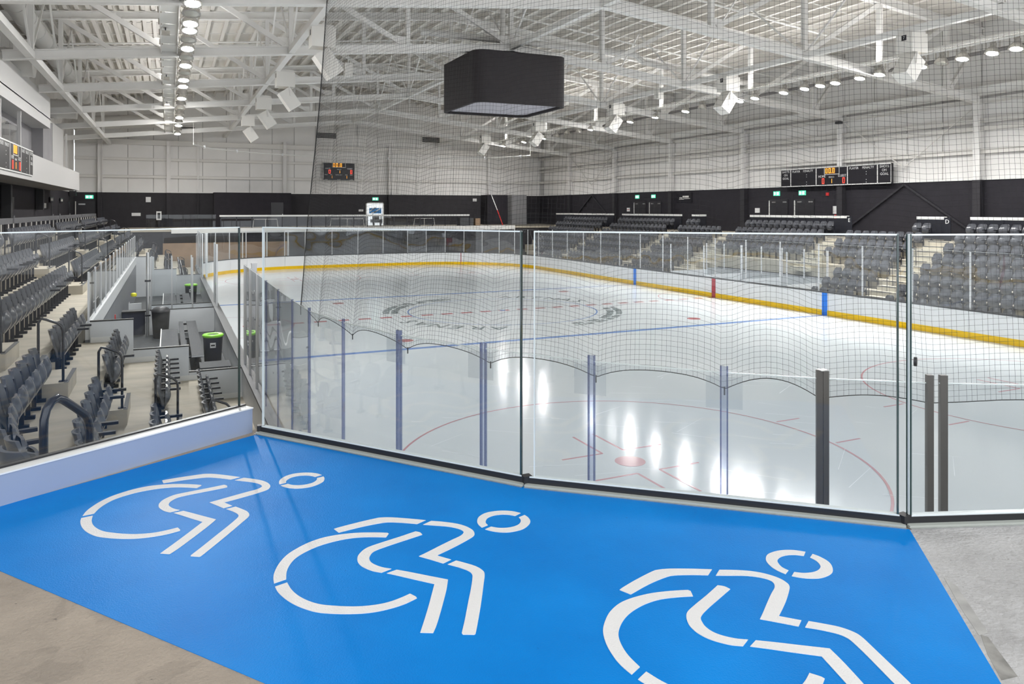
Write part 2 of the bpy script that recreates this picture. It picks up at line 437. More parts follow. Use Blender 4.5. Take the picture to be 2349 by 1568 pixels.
# sway braces between trusses (cross rods at the longitudinal beams)
for sx, side in ((-10.13, 'left'), (10.13, 'right'), (0, 'ridge'), (-19.37, 'far left')):
    b = struct('sway_brace', f'thin white diagonal rods rising from the {side} tie beam to the roof', 'brace', (sx, 0, zbot(sx)))
    for Y0, Y1 in list(zip(TY[:-1], TY[1:]))[1:]:
        MB().beam((sx, Y0, zbot(sx)), (sx, (Y0+Y1)/2, ztop(sx)+.2), .07, .07).build('brace_rod', steel, b)
        MB().beam((sx, Y1, zbot(sx)), (sx, (Y0+Y1)/2, ztop(sx)+.2), .07, .07).build('brace_rod', steel, b)
# sprinkler and service pipes
def pipe(pts, r, label, m=steel, nm='ceiling_pipe', cat='pipe'):
    return tag(MB().tube(pts, r, 8).build(nm, m, smooth=True), label, cat)
for i, Y in enumerate(TY[2:-1]):
    pipe([(-21, Y+4.1, ztop(21)-.5), (0, Y+4.1, ztop(0)-.5), (21, Y+4.1, ztop(21)-.5)], .05, f'thin white sprinkler pipe crossing the roof in the {ORD[len(TY)-4-i]} bay from the far wall')
pipe([(17.2, -20, 12.3), (17.2, 34, 12.3)], .075, 'long white pipe under the roof at right, inner one of two', steel_d)
pipe([(18.6, -20, 12.0), (18.6, 34, 12.0)], .09, 'long dark grey pipe under the roof at right, outer one of two', soffit)
pipe([(-4, TY[3]+1.5, 13.3), (8, TY[3]+1.5, 13.3), (8.6, TY[3]+1.5, 12.9), (20, TY[3]+1.5, 11.9)], .16, 'thick white gas heater pipe crossing the middle of the roof', ductm)

# right wall ------------------------------------------------------
def wall_panels(w_, axis, fixed, a0, a1, step, z0, z1, m, th=.06, inset=.03, out=1):
    n = int(round((a1-a0)/step))
    for i in range(n):
        p, q = a0+i*step+inset, a0+(i+1)*step-inset
        if axis == 'y': MB().box((fixed, p, z0), (fixed+th*out, q, z1)).build('wall_panel', m, w_)
        else: MB().box((p, fixed, z0), (q, fixed+th*out, z1)).build('wall_panel', m, w_)
wr = struct('wall_right', 'right wall of pale metal panels above charcoal block', 'wall', (XR, 0, 0))
MB().box((XR+.1, -36, 0), (XR+.3, YF, 14.8)).build('panel_backing', jointm, wr)
wall_panels(wr, 'y', XR+.04, -25.85+.0, 40.55-2.075*.5, 2.075, ZB, 14.6, wallw, out=1)
MB().box((XR-.08, -36, 0), (XR+.1, YF, ZB)).build('block_wall', walld2, wr)
MB().box((XR-.14, -36, ZB), (XR+.1, YF, ZB+.07)).build('wall_ledge', trimw, wr)
for z in (7.8, 8.95, 9.32, 10.3):
    MB().ibeam((XR-.10, -36, z), (XR-.10, YF, z), .24, .20, .02).build('girt', girtm, wr)
for k, Y in enumerate(TY):
    c = struct('wall_column', f'steel column on the right wall, {ORD[len(TY)-1-k]} from the far corner', 'column', (XR-.3, Y, ZC))
    MB().box((XR-.42, Y-.20, ZC), (XR-.02, Y+.20, ZB)).build('painted_base', walld, c)
    MB().ibeam((XR-.22, Y, ZB), (XR-.22, Y, 10.6), .34, .36, .035).build('shaft', wallw, c)
for (ya, yb) in ((TY[3], TY[2]), (TY[7], TY[6]), ):
    b = struct('wall_brace', 'dark pair of braces forming an inverted V on the right block wall' if ya == TY[3] else 'dark inverted V brace on the right wall near the far corner', 'brace', (XR-.2, (ya+yb)/2, ZC))
    for e in (ya, yb): MB().beam((XR-.16, e, ZC+.2), (XR-.16, (ya+yb)/2, ZB-.1), .12, .10).build('brace_arm', bracem, b)
    for e in (ya, yb): MB().beam((XR-.22, e, 10.2), (XR-.22, (ya+yb)/2, 7.2), .05, .05).build('upper_rod', girtm, b)
# far wall ---------------------------------------------------------
wf = struct('wall_back', 'far wall of pale metal panels above dark block', 'wall', (0, YF, 0))
MB().box((-22, YF+.1, 0), (23, YF+.3, 16.8)).build('panel_backing', jointm, wf)
wall_panels(wf, 'x', YF+.04, -22.0, 23.0, 2.0, ZB, 16.6, wallw, out=1)
MB().box((-22, YF-.08, 0), (23, YF+.1, ZB)).build('block_wall', walld, wf)
MB().box((-22, YF-.14, ZB), (23, YF+.1, ZB+.07)).build('wall_ledge', trimw, wf)
for z in (7.78, 9.29):
    MB().ibeam((-22, YF-.10, z), (23, YF-.10, z), .26, .22, .02).build('girt', girtm, wf)
MB().ibeam((-22, YF-.2, 10.75), (23, YF-.2, 10.75), .3, .42).build('eave_girt', girtm, wf)
for i, xx in enumerate((-20.1, -14.78, -12.4, -4.9, 5.2, 15.9)):
    c = struct('wall_column', f'steel column on the far wall, {ORD[i]} from the left corner', 'column', (xx, YF-.2, ZC))
    wd = .10 if i == 2 else .30
    MB().box((xx-wd*.6, YF-.46, ZC), (xx+wd*.6, YF-.06, ZB)).build('painted_base', walld, c)
    MB().ibeam((xx, YF-.26, ZB), (xx, YF-.26, 11.2), .34 if i != 2 else .10, wd, .035).build('shaft', wallw, c)
# left wall ---------------------------------------------------------
wl = struct('wall_left', 'left wall of charcoal block with pale panels above', 'wall', (XL, 0, 0))
MB().box((XL-.2, -30, 0), (XL, YF, ZB-.05)).build('block_wall', walld2, wl)
MB().box((XL-.32, -30, 0), (XL-.13, YF+.3, 15)).build('panel_backing', jointm, wl)
MB().box((XL-.2, -30, ZB-.05), (XL+.05, YF, ZB+.02)).build('wall_ledge', trimw, wl)
wall_panels(wl, 'y', XL-.05, -28.6, 39.8, 2.0, ZB, 14.6, wallw, out=-1)

# ================================================================ ice sheet
HX, HY, RC = 12.95, 30.48, 8.53
def rink_outline(off=0.0, n=16):
    pts = []
    for cx, cyy, a0 in ((HX-RC, -HY+RC, -PI/2), (HX-RC, HY-RC, 0), (-HX+RC, HY-RC, PI/2), (-HX+RC, -HY+RC, PI)):
        for i in range(n+1):
            a = a0+PI/2*i/n; pts.append((cx+(RC+off)*math.cos(a), cyy+(RC+off)*math.sin(a)))
    return pts
ice = struct('ice_sheet', 'white ice sheet of the hockey rink', 'ice', (0, 0, 0))
MB().prism(rink_outline(), -.06, 0).build('ice_surface', icem, ice)
def halfwidth(y):
    a = abs(y)
    if a <= HY-RC: return HX
    return HX-RC+math.sqrt(max(0, RC*RC-(a-HY+RC)**2))
def line_y(nm, y, wd, m, z=.003, dash=None):
    hw = halfwidth(y)-.02
    if not dash: MB().box((-hw, y-wd/2, -.01), (hw, y+wd/2, z)).build(nm, m, ice)
    else:
        xx = -hw
        while xx < hw:
            MB().box((xx, y-wd/2, -.01), (min(xx+dash*.55, hw), y+wd/2, z)).build(nm, m, ice); xx += dash
line_y('blue_line', -7.77, .30, iceblue); line_y('blue_line', 7.77, .30, iceblue)
line_y('red_line_dash', 0, .30, icered, dash=.98)
line_y('goal_line', -27.13, .05, icepink); line_y('goal_line', 27.13, .05, icepink)
def ring(nm, cx, cyy, r, wd, m, a0=0, a1=2*PI, z=.003, n=96):
    L = []; R = []
    for i in range(n+1):
        a = a0+(a1-a0)*i/n; L.append((cx+(r+wd/2)*math.cos(a), cyy+(r+wd/2)*math.sin(a), z)); R.append((cx+(r-wd/2)*math.cos(a), cyy+(r-wd/2)*math.sin(a), z))
    return MB().strip(R, L).build(nm, m, ice)
def disc(nm, cx, cyy, r, m, z=.003, n=32):
    return MB().prism([(cx+r*math.cos(2*PI*i/n), cyy+r*math.sin(2*PI*i/n)) for i in range(n)], -.01, z).build(nm, m, ice)
ring('centre_circle', 0, 0, 4.57, .06, iceblue, z=.005)
disc('centre_spot', 0, 0, .15, iceblue, z=.006)
for sx in (-1, 1):
    for sy in (-1, 1):
        disc('faceoff_spot', sx*6.71, sy*6.10, .30, icered)
        ex, ey = sx*6.71, sy*21.03
        if sx < 0 and sy < 0: ex, ey = ex+.12, ey+.13
        disc('faceoff_spot', ex, ey, .30, icered if sy > 0 else icepink)
        ring('faceoff_circle', ex, ey, 4.57, .05, icepink)
        for a in (-1, 1):
            for b in (-1, 1):      # L marks round the spot: long arm along the rink, short arm across it
                MB().box((ex+a*.25-.025, ey+b*.62, -.01), (ex+a*.25+.025, ey+b*1.82, .003)).build('faceoff_mark', icepink, ice)
                MB().box((ex+a*.25, ey+b*.62-.025, -.01), (ex+a*1.17, ey+b*.62+.025, .003)).build('faceoff_mark', icepink, ice)
                MB().box((ex+a*4.6, ey+b*.85-.025, -.01), (ex+a*5.3, ey+b*.85+.025, .003)).build('hash_mark', icepink, ice)
ring('referee_crease', 12.95, 0, 3.05, .05, icepink, PI/2, 3*PI/2)
ring('referee_crease', -12.95, 0, 3.05, .05, icepink, -PI/2, PI/2)
# lettering round the centre circle (ARENAS reads upright from either end; the two short runs beside it are too far to read)
def ring_text(word, r, a_mid, size, gap):
    n = len(word)
    for i, ch in enumerate(word):
        a = a_mid-(i-(n-1)/2)*gap
        text('ice_letter', ch, size, (r*math.cos(a), r*math.sin(a), .006), (0, 0, a-PI/2), icelet, ice, ex=.0015)
ring_text('ARENAS', 5.45, math.radians(41), 1.15, .163)
ring_text('ARENAS', 5.45, math.radians(221), 1.15, .163)
random.seed(3)
for a0, a1 in ((100, 168), (280, 348)):
    a = a0
    while a < a1:
        for rr in (5.2, 5.62):
            if random.random() < .85:
                t = math.radians(a); x0, y0 = rr*math.cos(t), rr*math.sin(t)
                u = Vector((math.cos(t), math.sin(t), 0)); v = Vector((-u.y, u.x, 0)); p = Vector((x0, y0, .005))
                l_ = random.uniform(.12, .2); wv = random.uniform(.05, .09)
                MB().add([p-u*l_-v*wv, p+u*l_-v*wv, p+u*l_+v*wv, p-u*l_+v*wv], [(0, 1, 2, 3)]).build('ice_mark', icelet, ice)
        a += 2.4
# skate cuts: raised shaved-snow streaks on the near ice
random.seed(11)
sm = MB()
for i in range(70):
    x0, y0 = random.uniform(-10, 2), random.uniform(-27, -14)
    a = random.choice((-.55, -.75, -.35, .5, -.9))+random.uniform(-.15, .15); L = random.uniform(.3, 1.6)
    p = Vector((x0, y0, .004)); d = Vector((math.cos(a), math.sin(a), 0)); nn = Vector((-d.y, d.x, 0))
    wv = random.uniform(.004, .009)
    sm.add([p-nn*wv, p+d*L-nn*wv*.3, p+d*L+nn*wv*.3, p+nn*wv], [(0, 1, 2, 3)])
o = sm.build('skate_cuts', mat('shaved_ice', (.88, .90, .92), .7), ice); o['kind'] = 'stuff'

# ================================================================ boards and rink glass
NC = [(-12.95,-18.0),(-12.95,-19.74),(-12.95,-21.36),(-12.92,-22.67),(-12.72,-23.9),(-12.36,-25.07),(-11.82,-26.18),(-11.17,-27.17),(-10.39,-28.04),(-9.81,-28.55),(-9.12,-29.05)]
path = list(NC)                                   # walk counter-clockwise from the near-left straight
a = math.atan2(-29.05+21.95, -9.12+4.42)
for i in range(1, 5): t = a+(-PI/2-a)*i/4; path.append((-4.42+RC*math.cos(t), -21.95+RC*math.sin(t)))
for xx in (-2.21, 0, 2.21): path.append((xx, -30.48))
for i in range(0, 9): t = -PI/2+PI/2*i/8; path.append((4.42+RC*math.cos(t), -21.95+RC*math.sin(t)))
for i in range(1, 19): path.append((12.95, -21.95+43.9*i/18))
for i in range(1, 9): t = PI/2*i/8; path.append((4.42+RC*math.cos(t), 21.95+RC*math.sin(t)))
for xx in (2.21, 0, -2.21): path.append((xx, 30.48))
for i in range(0, 9): t = PI/2+PI/2*i/8; path.append((-4.42+RC*math.cos(t), 21.95+RC*math.sin(t)))
for yy in (19.5, 17, 14.5, 12.1, 9.7, 7.3, 4.9, 2.5, 0.0, -1.6, -4, -6.5, -9, -11.4, -13.6, -14.9, -16.4): path.append((-12.95, yy))
db = thing('dasher_boards', 'white hockey dasher boards with yellow kick strip and clear glass round the ice', 'dasher boards', (0, 0, 0))
def outn(p, q):
    d = Vector((q[0]-p[0], q[1]-p[1], 0)).normalized(); return Vector((d.y, -d.x, 0))
def gtop(x, y): return 3.2 if y > 20 else (3.3 if x > 8 and y > -26 else 3.52)
N = len(path)
board_src = None
for i in range(N):
    p, q = path[i], path[(i+1) % N]; n = outn(p, q)
    P, Q = Vector((*p, 0)), Vector((*q, 0)); d = (Q-P).normalized()
    g = .008
    def slabm(z0, z1, o0, o1, gg=g):
        A, B = P+d*gg, Q-d*gg
        return MB().prism([tuple((A+n*o0)[:2]), tuple((B+n*o0)[:2]), tuple((B+n*o1)[:2]), tuple((A+n*o1)[:2])], z0, z1)
    bp = slabm(0, 1.04, 0, .06).build('board_panel', boardw, db)
    slabm(0, .24, -.012, 0).build('kick_strip', yellow, bp)
    slabm(1.04, 1.09, -.02, .22, 0).build('cap_rail', capm, bp)
    slabm(0, 1.04, .16, .19).build('back_panel', boxwall, bp)
    mx, my = (p[0]+q[0])/2, (p[1]+q[1])/2
    bench = mx < -12.9 and (-13.6 < my < -1.6 or 0.0 < my < 12.1)
    if not bench:
        gt = gtop(mx, my)
        A, B = P+d*.02+n*.10, Q-d*.02+n*.10
        MB().prism([tuple(A[:2]), tuple(B[:2]), tuple((B+n*.014)[:2]), tuple((A+n*.014)[:2])], 1.09, gt).build('glass_pane', g_rink, db)
        # thin polished top edge of the pane
        MB().prism([tuple(A[:2]), tuple(B[:2]), tuple((B+n*.014)[:2]), tuple((A+n*.014)[:2])], gt, gt+.008).build('pane_top_edge', g_edgew, db)
    # upright at the start of the segment
    pb, pa = path[i-1], p
    prevbench = pa[0] < -12.9 and (-13.6 < (pb[1]+pa[1])/2 < -1.6 or 0.0 < (pb[1]+pa[1])/2 < 12.1) and pb[0] < -12.9
    if bench and prevbench: continue
    gt = gtop(p[0], p[1]); c = P+n*.107
    rot = math.atan2(d.y, d.x)
    def post(wd, dp, z1, m, nm='glass_post', off=0.0, along=0.0):
        cc = c+d*along+n*off; e1, e2 = d*wd/2, n*dp/2
        return MB().prism([tuple((cc-e1-e2)[:2]), tuple((cc+e1-e2)[:2]), tuple((cc+e1+e2)[:2]), tuple((cc-e1+e2)[:2])], 1.07, z1).build(nm, m, db)
    if p in NC[9:10]:
        post(.05, .045, gt+.07, alu_d, along=-.026); post(.045, .05, gt+.07, alu_d, along=.024)
        MB().box((c.x-.04, c.y-.03, gt+.07), (c.x+.04, c.y+.03, gt+.078)).build('post_cap', alu, db)
    elif p in NC[10:11]:
        post(.05, .045, gt+.07, alu_d, along=-.055); post(.055, .045, gt+.07, alu_d, along=.05)
    elif p in NC[:3]:
        post(.028, .03, gt+.02, g_postb)
    elif p in NC[3:5]:
        post(.032, .03, gt+.05, g_postb)
    elif p in NC[5:9]:
        post(.068, .03, gt+.06, g_post); post(.012, .034, gt+.06, g_postb, along=-.028); post(.010, .034, gt+.06, g_postb, along=.026)
        tb = post(.30, .006, gt-.02, g_tab, 'acrylic_tab', off=.05)
        for v in tb.data.vertices:
            if v.co.z < 2: v.co.z = gt-.29
    elif p[1] > 20 or p[0] > 8:
        post(.045, .05, gt, alu_w)
    else:
        post(.06, .07, gt+.03, alu)
# coloured marks on the boards at the lines
for yy, m in ((-7.77, bandb), (0, bandr), (7.77, bandb)):
    MB().box((12.934, yy-.15, 0), (12.95, yy+.15, 1.04)).build('line_mark', m, db)
    MB().box((-12.95, yy-.15, 0), (-12.934, yy+.15, 1.04)).build('line_mark', m, db)
for xx in (-6.7, 6.7):
    MB().box((xx-.03, 30.464, 0), (xx+.03, 30.48, .28)).build('line_mark', bandr, db)
MB().box((8.9, 29.15, 0), (8.96, 29.2, 1.04)).build('line_mark', bandr, db)

# ================================================================ viewing platform
pl = struct('platform', 'concrete viewing platform in the near corner', 'platform', (-14, -31, ZC))
g0, g1, g2, g3 = (-14.19, -27.65), (-12.925, -29.325), (-11.455, -30.60), (-8.4, -31.75)
KA, KB = (-18.2, -30.05), (-14.24, -27.62)       # inner face of the kerb on the left
MB().prism([(-14.17, -27.52), (-12.84, -29.27), (-11.40, -30.52), (-8.37, -31.66), (-2, -33.4), (-2, -40), (-20, -40), (-20, -31.2), KA], ZC-.3, ZC).build('platform_slab', conc_p, pl)
MB().prism([(-14.1, -27.75), (-12.95, -29.45), (-11.5, -30.75), (-8.4, -31.9), (-8.4, -33), (-14.5, -33), (-18, -31), (-18, -30.2)], 0, ZC-.3).build('platform_wall', boxwall, pl)
MB().prism([(-14.17, -27.66), (-12.93, -29.36), (-11.48, -30.65), (-12.965, -32.398), (-13.3, -32.17), (-15.93, -28.63)], ZC, ZC+.002).build('blue_coating', bluep, pl)
MB().prism([(-11.48, -30.65), (-8.37, -31.70), (-2, -33.4), (-2, -38), (-11.3, -38), (-12.965, -32.398)], ZC, ZC+.0015).build('lit_concrete_area', conc_w, pl)  # same concrete, its paler colour stands for stronger light on this side
stainm = mat('concrete_stain', (.25, .24, .22), .8, var=.35, scale=14)
MB().prism([(-12.06, -31.38), (-12.05, -31.4), (-12.19, -31.59), (-12.26, -31.58), (-12.16, -31.47)], ZC, ZC+.0025).build('dark_stain', stainm, pl)
MB().prism([(-11.78, -31.04), (-11.8, -31.11), (-12.02, -31.38), (-12.07, -31.38), (-11.95, -31.23)], ZC, ZC+.0025).build('dark_stain', mat('concrete_stain_faint', (.37, .36, .34), .8, var=.2, scale=10), pl)
SYM = [('wheel_arc',[(-0.579,0.052),(-0.575,0.106),(-0.563,0.157),(-0.535,0.228),(-0.492,0.296),(-0.44,0.344),(-0.38,0.383),(-0.309,0.407),(-0.236,0.408),(-0.153,0.392),(-0.074,0.36),(-0.017,0.33),(-0.014,0.318),(-0.036,0.285),(-0.086,0.311),(-0.154,0.338),(-0.22,0.347),(-0.289,0.341),(-0.352,0.323),(-0.411,0.291),(-0.46,0.249),(-0.493,0.197),(-0.516,0.136),(-0.528,0.067)]),('wheel_arc',[(-0.579,0.022),(-0.573,-0.031),(-0.554,-0.096),(-0.526,-0.158),(-0.489,-0.214),(-0.451,-0.255),(-0.402,-0.287),(-0.344,-0.316),(-0.284,-0.337),(-0.23,-0.345),(-0.172,-0.343),(-0.121,-0.333),(-0.071,-0.313),(-0.071,-0.301),(-0.086,-0.267),(-0.13,-0.283),(-0.178,-0.294),(-0.226,-0.294),(-0.28,-0.283),(-0.332,-0.262),(-0.382,-0.234),(-0.431,-0.2),(-0.47,-0.154),(-0.502,-0.094),(-0.521,-0.028),(-0.528,0.037)]),('back_stroke',[(-0.244,0.483),(-0.225,0.489),(-0.139,0.506),(-0.033,0.52),(0.003,0.518),(0.053,0.496),(0.131,0.443),(0.197,0.393),(0.144,0.368),(0.089,0.408),(0.026,0.445),(-0.02,0.454),(-0.116,0.45),(-0.231,0.432)]),('arm_stroke',[(0.169,0.348),(0.22,0.373),(0.271,0.337),(0.323,0.29),(0.355,0.24),(0.369,0.188),(0.364,0.149),(0.35,0.124),(0.32,0.103),(0.251,0.065),(0.18,0.031),(0.123,0.006),(0.168,-0.059),(0.124,-0.078),(0.087,-0.024),(0.047,0.032),(0.097,0.056),(0.166,0.091),(0.238,0.126),(0.289,0.149),(0.317,0.175),(0.322,0.203),(0.305,0.24),(0.269,0.279),(0.214,0.317)]),('torso_stroke',[(0.112,0.289),(0.128,0.267),(0.13,0.24),(0.032,0.214),(-0.061,0.189),(-0.124,0.165),(-0.151,0.132),(-0.163,0.1),(-0.163,0.063),(-0.148,0.026),(-0.125,-0.006),(-0.098,-0.03),(-0.146,-0.046),(-0.179,-0.013),(-0.208,0.041),(-0.216,0.087),(-0.212,0.122),(-0.2,0.155),(-0.172,0.193),(-0.138,0.218),(-0.077,0.237),(0.016,0.261)]),('leg_stroke',[(-0.126,-0.061),(-0.079,-0.048),(-0.033,-0.093),(0.027,-0.155),(0.094,-0.223),(0.057,-0.305),(-0.014,-0.442),(-0.062,-0.53),(-0.091,-0.575),(-0.134,-0.553),(-0.094,-0.479),(-0.043,-0.381),(0.03,-0.234),(-0.03,-0.168),(-0.088,-0.102)]),('leg_stroke',[(0.139,-0.095),(0.186,-0.077),(0.216,-0.118),(0.244,-0.161),(0.257,-0.203),(0.254,-0.242),(0.219,-0.316),(0.144,-0.467),(0.085,-0.58),(0.049,-0.646),(0.043,-0.649),(0.005,-0.63),(0.005,-0.62),(0.046,-0.544),(0.105,-0.429),(0.161,-0.321),(0.195,-0.249),(0.204,-0.219),(0.2,-0.188),(0.174,-0.141)]),('head_arc',[(0.429,0.275),(0.456,0.318),(0.501,0.347),(0.55,0.351),(0.598,0.339),(0.64,0.312),(0.67,0.272),(0.629,0.252),(0.605,0.279),(0.573,0.297),(0.535,0.302),(0.498,0.291),(0.474,0.266),(0.46,0.237),(0.459,0.207),(0.421,0.194),(0.419,0.233)]),('head_arc',[(0.678,0.242),(0.681,0.207),(0.672,0.163),(0.647,0.128),(0.605,0.097),(0.562,0.087),(0.513,0.092),(0.473,0.114),(0.446,0.141),(0.428,0.169),(0.467,0.185),(0.492,0.158),(0.529,0.141),(0.567,0.139),(0.602,0.152),(0.625,0.177),(0.636,0.203),(0.638,0.227)])]
def smooth_poly(pts):
    P = [Vector(p) for p in pts]; n = len(P); out = []
    def corner(i):
        a, b = P[i]-P[i-1], P[(i+1) % n]-P[i]
        return abs(a.angle_signed(b, 0)) > math.radians(38)
    cn = [corner(i) for i in range(n)]
    for i in range(n):
        p1, p2 = P[i], P[(i+1) % n]
        p0 = P[i-1] if not cn[i] else p1-(p2-p1)*.5
        p3 = P[(i+2) % n] if not cn[(i+1) % n] else p2+(p2-p1)*.5
        k = 4 if (p2-p1).length > .02 and not (cn[i] and cn[(i+1) % n]) else 1
        for j in range(k):
            u = j/k; out.append(tuple(.5*((2*p1)+(p2-p0)*u+(2*p0-5*p1+4*p2-p3)*u*u+(3*p1-p0-3*p2+p3)*u**3)))
    return out
def symbol(c, sc, rot, label):
    t = thing('painted_symbol', label, 'floor marking', (c[0], c[1], ZC+.002), group='wheelchair symbols on the blue floor')
    R = Matrix.Rotation(math.radians(rot), 2)
    from mathutils.geometry import tessellate_polygon
    for nm, pts in SYM:
        q = [(R @ Vector(p))*sc for p in smooth_poly(pts)]; q = [(c[0]+v.x, c[1]+v.y) for v in q]
        MB().prism(q, ZC+.001, ZC+.004).build(nm, symw, t)
symbol((-14.630, -28.881), .9648, -6.09, 'white wheelchair symbol painted nearest the white kerb at left')
symbol((-13.80, -29.95), 1.0, 0, 'middle white wheelchair symbol of three painted on blue floor')
symbol((-12.768, -31.000), 1.0264, 8.99, 'large white wheelchair symbol painted at right, cut off by the picture edge')
# kerb on the left with its glass
kd = (Vector((*KB, 0))-Vector((*KA, 0))).normalized(); kn = Vector((-kd.y, kd.x, 0))       # kn points away from the platform (towards the stand)
def kquad(a0, a1, o0, o1, z0, z1):
    A, B = Vector((*KA, 0))+kd*a0, Vector((*KB, 0))+kd*a1
    return MB().prism([tuple((A+kn*o0)[:2]), tuple((B+kn*o0)[:2]), tuple((B+kn*o1)[:2]), tuple((A+kn*o1)[:2])], z0, z1)
kb = thing('platform_kerb', 'low white kerb wall along the left of the blue floor', 'kerb', (-15.5, -28.4, ZC))
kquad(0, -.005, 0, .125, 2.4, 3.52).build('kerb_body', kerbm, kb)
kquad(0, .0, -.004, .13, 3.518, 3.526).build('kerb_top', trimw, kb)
bl = thing('glass_balustrade', 'frameless clear glass guard standing on the white kerb at left', 'glass guard', (-15.5, -28.3, 3.526))
kquad(0, -.045, .088, .104, 3.526, 4.79).build('glass_pane', g_front, bl)
kquad(0, -.045, .088, .104, 4.79, 4.797).build('pane_top_edge', g_edgew, bl)
kquad(0, 0, .080, .113, 3.526, 3.536).build('base_channel', blackr, bl)
e = kquad(0, 0, .086, .106, 3.53, 4.795)
A = Vector((*KB, 0))-kd*.047; B = Vector((*KB, 0))-kd*.041
MB().prism([tuple((A+kn*.087)[:2]), tuple((B+kn*.087)[:2]), tuple((B+kn*.105)[:2]), tuple((A+kn*.105)[:2])], 3.53, 4.795).build('pane_edge', g_edge, bl)
# front glass: three panels in a black base channel
fb = thing('glass_balustrade', 'three panel clear glass guard with black base channel in front of the ice', 'glass guard', (-12.9, -29.3, ZC))
segs = [(g0, g1, .02, .03), (g1, g2, .045, .025), (g2, g3, .02, 0)]
for k, (p, q, ga, gb) in enumerate(segs):
    P, Q = Vector((*p, 0)), Vector((*q, 0)); d = (Q-P).normalized(); n = Vector((-d.y, d.x, 0))      # n: towards the ice
    def seg(a0, a1, o0, o1, z0, z1, nm, m):
        A, B = P+d*a0, Q-d*a1
        return MB().prism([tuple((A+n*o0)[:2]), tuple((B+n*o0)[:2]), tuple((B+n*o1)[:2]), tuple((A+n*o1)[:2])], z0, z1).build(nm, m, fb)
    seg(ga, gb, -.006, .006, ZC+.05, 4.79, 'glass_pane', g_front)
    seg(ga, gb, -.006, .006, 4.79, 4.798, 'pane_top_edge', g_edgew)
    seg(0, 0, -.020, .022, ZC+.016, ZC+.046, 'base_channel', blackr)
    seg(0, 0, -.050, .045, ZC+.001, ZC+.016, 'trim_strip', stripm)
    seg(0, 0, -.062, -.050, ZC+.001, ZC+.006, 'floor_strip', alu)
    seg(0, 0, -.014, .020, ZC+.046, ZC+.053, 'channel_gasket', g_edgew)
    A = P+d*ga; B = Q-d*gb
    for E, m, wv in ((A, g_edgew, .004), (B, g_edge if k < 2 else g_edgew, .008)):
        s = 1 if E is A else -1
        MB().prism([tuple((E-n*.009)[:2]), tuple((E+d*wv*s-n*.009)[:2]), tuple((E+d*wv*s+n*.009)[:2]), tuple((E+n*.009)[:2])], ZC+.05, 4.797).build('pane_edge', m, fb)
E_ = Vector((*g2, 0))+(Vector((*g3, 0))-Vector((*g2, 0))).normalized()*.02
MB().prism([(E_.x, E_.y-.01), (E_.x+.012, E_.y-.013), (E_.x+.014, E_.y+.008), (E_.x+.002, E_.y+.011)], ZC+.05, 4.797).build('pane_edge', g_edge, fb)
for p in (g0, g1, g2):
    MB().box((p[0]-.026, p[1]-.024, ZC+.01), (p[0]+.026, p[1]+.024, ZC+.054)).build('corner_block', blackr, fb)
# ================================================================ stands
LX = [-14.10-.84*i for i in range(7)]; LZ = [.34+.52*i for i in range(7)]
RX = [14.5+.8*i for i in range(8)]; RZ = [.20+.45*i for i in range(8)]
L_AISLE = [(-19.45, -18.15), (-8.0, -6.6), (2.4, 3.8), (12.6, 14.0), (22.8, 24.2)]
R_AISLE = [(-16.9, -15.7), (-9.45, -8.25), (-3.25, -2.05), (5.5, 6.7), (11.65, 12.85), (20.9, 22.1)]
CC = (-9.07, -22.0)                      # centre of the near-left curve
ter = struct('concrete_terrace', 'beige stepped concrete terrace of the left stand', 'terrace', (-17, 0, 0))
def curb_angle(r):                       # where a curved row meets the platform kerb
    for k in range(0, 200):
        t = k*.01; p = Vector((CC[0]-r*math.cos(t), CC[1]-r*math.sin(t), 0))
        if (p-Vector((*KA, 0))).dot(kn) < .16: return max(0, t-.01)
    return 1.2
def tier(i, y0, y1, curve):
    xf = (LX[i-1] if i else -13.1)-(.06 if i else 0); xb = LX[i]-.06; z0 = max(0, LZ[i]-.75)
    MB().box((xb, y0, z0), (xf, y1, LZ[i])).build('tier', conc, ter)
    MB().box((xf, y0, LZ[i]-.10), (xf+.004, y1, LZ[i])).build('tier_edge', conc_d, ter) if i else None
    if curve:
        ro, ri = CC[0]-xb, CC[0]-xf; t1 = curb_angle(ri+.02); t2 = curb_angle(ro); n = 14
        m = MB(); O = []; I = []
        for k in range(n+1):
            a, b = t2*k/n, t1*k/n
            O.append((CC[0]-ro*math.cos(a), CC[1]-ro*math.sin(a))); I.append((CC[0]-ri*math.cos(b), CC[1]-ri*math.sin(b)))
        for k in range(n): m.prism([O[k], O[k+1], I[k+1], I[k]], z0, LZ[i])
        m.build('tier', conc, ter)
for i in range(7):
    if i < 4:
        tier(i, -22, -13.8, True); tier(i, 12.4, 31.0, False)
    else: tier(i, -22, 31.0, True)
MB().box((-19.35, -27, LZ[6]-.6), (-19.2, 31, ZC+.05)).build('tier', conc, ter)
for (a, b) in L_AISLE:
    for i in range(0, 6):
        if i < 4 and -13.8 < (a+b)/2 < 12.4: continue
        x1 = LX[i]-.06
        MB().box((x1, a+.05, LZ[i]), (x1+.44, b-.05, LZ[i]+.26)).build('step', conc, ter)
        MB().box((x1+.38, a+.05, LZ[i]+.26), (x1+.443, b-.05, LZ[i]+.266)).build('step_nosing', nosing, ter)
        MB().box((x1-.07, a+.05, LZ[i+1]), (x1+.002, b-.05, LZ[i+1]+.006)).build('step_nosing', nosing, ter)
rter = struct('concrete_terrace', 'beige stepped concrete terrace of the right stand', 'terrace', (17, 0, 0))
creamm = mat('cream_step', (.55, .51, .42), .75, var=.1, scale=3)
